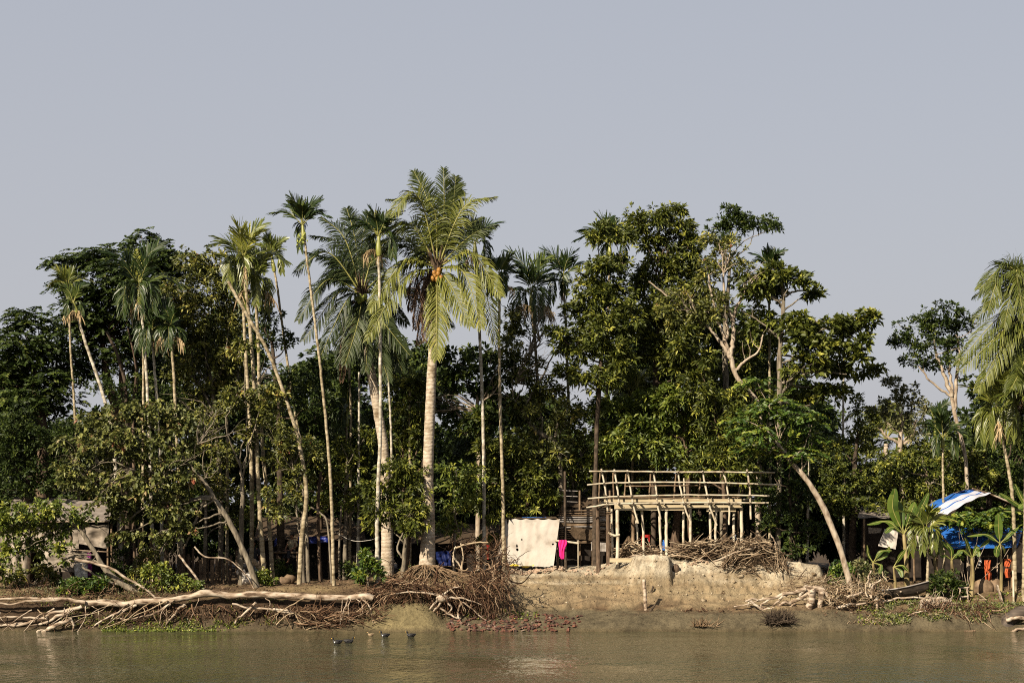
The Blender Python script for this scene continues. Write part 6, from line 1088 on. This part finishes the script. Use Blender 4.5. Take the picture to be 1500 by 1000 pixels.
# ---------------------------------------------------------------- people and ducks
def skinned(name, verts, edges, radii, mat, root, sub=2):
    me = bpy.data.meshes.new(name); me.from_pydata([tuple(v) for v in verts], edges, []); o = bpy.data.objects.new(name, me); COL.objects.link(o)
    md = o.modifiers.new('s', 'SKIN'); lay = me.skin_vertices[0].data
    for i, r_ in enumerate(radii): lay[i].radius = (r_, r_) if np.isscalar(r_) else r_
    lay[0].use_root = True; md2 = o.modifiers.new('u', 'SUBSURF'); md2.levels = sub; md2.render_levels = sub
    bpy.context.view_layer.update(); dg = bpy.context.evaluated_depsgraph_get(); m2 = bpy.data.meshes.new_from_object(o.evaluated_get(dg)); o.modifiers.clear(); o.data = m2
    for p in m2.polygons: p.use_smooth = True
    m2.materials.clear(); m2.materials.append(mat); o.parent = root; return o
def person(label, base, pose, shirt, trousers, h=1.66, face=0.):
    root = thing('person', label, 'person', base); root.rotation_euler = (0, 0, face); s_ = h / 1.66
    V, E, Rr = [], [], []
    def chain(start, pts, rad):
        prev = start
        for p, r_ in zip(pts, rad):
            V.append(np.array(p, float) * s_); Rr.append(np.array(r_) * s_ if not np.isscalar(r_) else r_ * s_); 
            if prev is not None: E.append((prev, len(V) - 1))
            prev = len(V) - 1
        return prev
    sit = pose == 'sit'; H = .48 if sit else .86
    pel = chain(None, [(0, 0, H)], [(.14, .10)]); che = chain(pel, [(0, .01, H + .2), (0, 0, H + .42)], [(.125, .09), (.15, .10)])
    nk = chain(che, [(0, 0, H + .56), (0, -.01, H + .62), (0, -.02, H + .69), (0, -.015, H + .77)], [(.055, .055), (.06, .065), (.085, .095), (.06, .07)])
    hands = []
    for sx in (-1, 1):
        if sit: ak = [(sx * .19, 0, H + .48), (sx * .25, -.08, H + .22), (sx * .16, -.3, H + .10), (sx * .14, -.38, H + .09)]
        else: ak = [(sx * .19, 0, H + .48), (sx * .25, .02, H + .2), (sx * .26, -.06, H - .04), (sx * .26, -.08, H - .11)]
        e_ = chain(che, ak, [.058, .045, .032, (.036, .02)]); hd = np.array(ak[3]) - np.array(ak[2]); hd = hd / np.linalg.norm(hd)
        for k in range(4):
            o_ = np.array([0, 1, 0]) * (k - 1.5) * .017 if not sit else np.array([1, 0, 0]) * (k - 1.5) * .017; p0 = np.array(ak[3]) + o_ + hd * .03; chain(e_, [p0, p0 + hd * (.035 + .005 * (k in (1, 2))), p0 + hd * .06 + np.array([-sx * .012, 0, -.006])], [.010, .0088, .0078])
        p0 = np.array(ak[3]) + np.array([-sx * .02, -.03, 0]); chain(e_, [p0, p0 + hd * .03 + np.array([-sx * .01, -.012, 0])], [.011, .009])
        if sit: lg_ = [(sx * .1, -.05, H), (sx * .12, -.42, H + .04), (sx * .12, -.44, .10), (sx * .12, -.5, .03), (sx * .13, -.6, .02)]
        else: lg_ = [(sx * .09, 0, H - .08), (sx * .1, -.02, .47), (sx * .1, .02, .09), (sx * .1, -.04, .035), (sx * .11, -.13, .025)]
        chain(pel, lg_, [.09, .062, .04, .04, (.045, .022)])
    skinned('body', V, E, Rr, MM['skin'], root)
    g = G(); hz_ = (H + .70) * s_
    u, v = np.meshgrid(np.linspace(0, 2 * math.pi, 17)[:-1], np.linspace(0, 1.75, 8)); rr = .105 * s_
    p = np.stack([np.cos(u) * np.sin(v) * rr, .012 + np.sin(u) * np.sin(v) * rr * 1.12, hz_ + .03 * s_ + np.cos(v) * rr * 1.02], -1).reshape(-1, 3)
    q = [[j * 16 + i, j * 16 + (i + 1) % 16, (j + 1) * 16 + (i + 1) % 16, (j + 1) * 16 + i] for j in range(7) for i in range(16) if not (j >= 4 and 9 <= i <= 14)]
    g.add(p + ORG[root.name], q, .5, True); build('hair', g, MM['hair'], root)
    g = G(); g.tube(np.array([(0, 0, H - .04), (0, .005, H + .1), (0, .005, H + .25), (0, 0, H + .42), (0, 0, H + .52), (0, 0, H + .56)]) * s_ + ORG[root.name], np.array([.165, .16, .165, .19, .13, .075]) * s_, 16)
    for vv in (g.v[0],): vv[:, 1] = (vv[:, 1] - ORG[root.name][1]) * .72 + ORG[root.name][1]
    for sx in (-1, 1):
        a_ = np.array([(sx * .13, 0, H + .47), (sx * .2, 0, H + .42), (sx * .255, -.03, H + .24)]) * s_ + ORG[root.name]; g.tube(a_, np.array([.075, .072, .068]) * s_, 10)
    build('shirt', g, MM[shirt], root)
    g = G()
    for sx in (-1, 1):
        lp = [(sx * .07, 0, H + .02), (sx * .1, -.2, H + .03), (sx * .12, -.43, H + .02), (sx * .12, -.45, .2)] if sit else [(sx * .075, 0, H + .02), (sx * .09, -.01, .6), (sx * .1, -.01, .35), (sx * .1, .01, .14)]
        g.tube(np.array(lp) * s_ + ORG[root.name], np.array([.105, .095, .08, .075]) * s_, 12)
    build('trousers', g, MM[trousers], root)
    g = G(); ball(g, np.array([0, -.125 * s_, hz_ - .005]) + ORG[root.name], (.014, .022, .022), 8, 6)
    build('nose', g, MM['skin'], root)
    for nm, dx, dz in (('eye', -.032, .02), ('eye', .032, .02)):
        g = G(); ball(g, np.array([dx * s_, -.098 * s_, hz_ + dz * s_]) + ORG[root.name], (.013, .008, .008), 8, 6); build(nm, g, MM['hair'], root)
    g = G(); ball(g, np.array([0, -.10 * s_, hz_ - .05 * s_]) + ORG[root.name], (.024, .008, .006), 8, 6); build('mouth', g, m_mouth, root)
    for sx in (-1, 1):
        g = G(); ball(g, np.array([sx * .09 * s_, .0, hz_]) + ORG[root.name], (.012, .022, .032), 8, 6); build('ear', g, MM['skin'], root)
    return root
m_mouth = m_noise('lips', [(.3, c(.16, .05, .04)), (.7, c(.2, .07, .05))], 4)
person('person in a dark top and grey blue trousers standing behind the slanting trunk', B(371, 76.3, .02), 'stand', 'black', 'denim', 1.8, .3)
pl = thing('bamboo_platform', 'raised bamboo platform before the thatched hut, behind the tree trunks', 'platform', B(420, 77.6))
g = G(); pt = P(405, 809, 77.3); pe = P(436, 809, 77.3)
for i in range(9): g.tube([pt + np.array([-.1, i * .1, 0]), pe + np.array([.1, i * .1, 0])], .045, 7)
build('deck', g, MM['bambood'], pl)
for x, dy in ((406, .1), (435, .1), (406, .8), (435, .8)):
    g = G(); Y = 77.3 + dy; b0 = B(x, Y, -.1); g.tube([b0, np.array([b0[0], Y, pt[2] - .03])], .04, 7); build('leg', g, MM['bambood'], pl)
person('person in a khaki shirt sitting on the raised platform behind the slanting stump', np.array([P(427, 0, 77.5)[0], 77.7, pt[2] - .44]), 'sit', 'khaki', 'black', 1.62, -.5)
def duck(label, x, row, face, bodym, breast, head, dark=True, group='ducks swimming near the bank'):
    Y = CZ * F / (row - HZ); o_ = np.array([(x - 750) * S(Y), Y, 0.0]); root = thing('duck', label, 'duck', o_, group); root.rotation_euler = (0, 0, 0 if face > 0 else math.pi)
    prof = [(-.27, .15, .012), (-.22, .135, .045), (-.15, .10, .085), (-.05, .075, .112), (.05, .07, .112), (.12, .085, .09), (.16, .12, .058), (.175, .17, .036), (.185, .215, .034), (.20, .25, .045), (.225, .262, .040), (.25, .258, .02)]
    g = G(); q = spline([(a_, 0, b_) for a_, b_, _ in prof], 40) + o_; rr = np.interp(np.linspace(0, 1, 40), np.linspace(0, 1, 12), [r_ for *_, r_ in prof]); g.tube(q, rr, 14); build('body', g, MM[bodym], root)
    g = G(); ball(g, o_ + np.array([.10, 0, .07]), (.085, .098, .078), 12, 9); build('breast', g, MM[breast], root)
    for sy in (-1, 1):
        g = G(); g.tube(np.array([(.06, sy * .085, .11), (-.06, sy * .095, .12), (-.2, sy * .05, .155)]) + o_, [.035, .045, .012], 8); build('wing', g, MM[bodym], root)
    g = G(); g.tube(np.array([(.245, 0, .258), (.275, 0, .250), (.30, 0, .245)]) + o_, [.018, .016, .010], 8); build('bill', g, MM['bill'], root)
    return root
duck('black duck with a white throat, leftmost of the swimming ducks', 494, 942, -1, 'duckb', 'duckw', 'duckb').scale = (.72,) * 3
duck('black duck close behind the leftmost one, head turned right', 511, 941, 1, 'duckb', 'duckb', 'duckb').scale = (.72,) * 3
duck('black and white duck in the middle of the swimming ducks', 564, 932, -1, 'duckb', 'duckw', 'duckb').scale = (.72,) * 3
duck('small pale buff duck just left of the black and white duck', 543, 930.5, -1, 'duckt', 'duckt', 'duckt').scale = (.5,) * 3
duck('black duck swimming alone at the right of the flock', 602, 932, -1, 'duckb', 'duckb', 'duckb').scale = (.72,) * 3
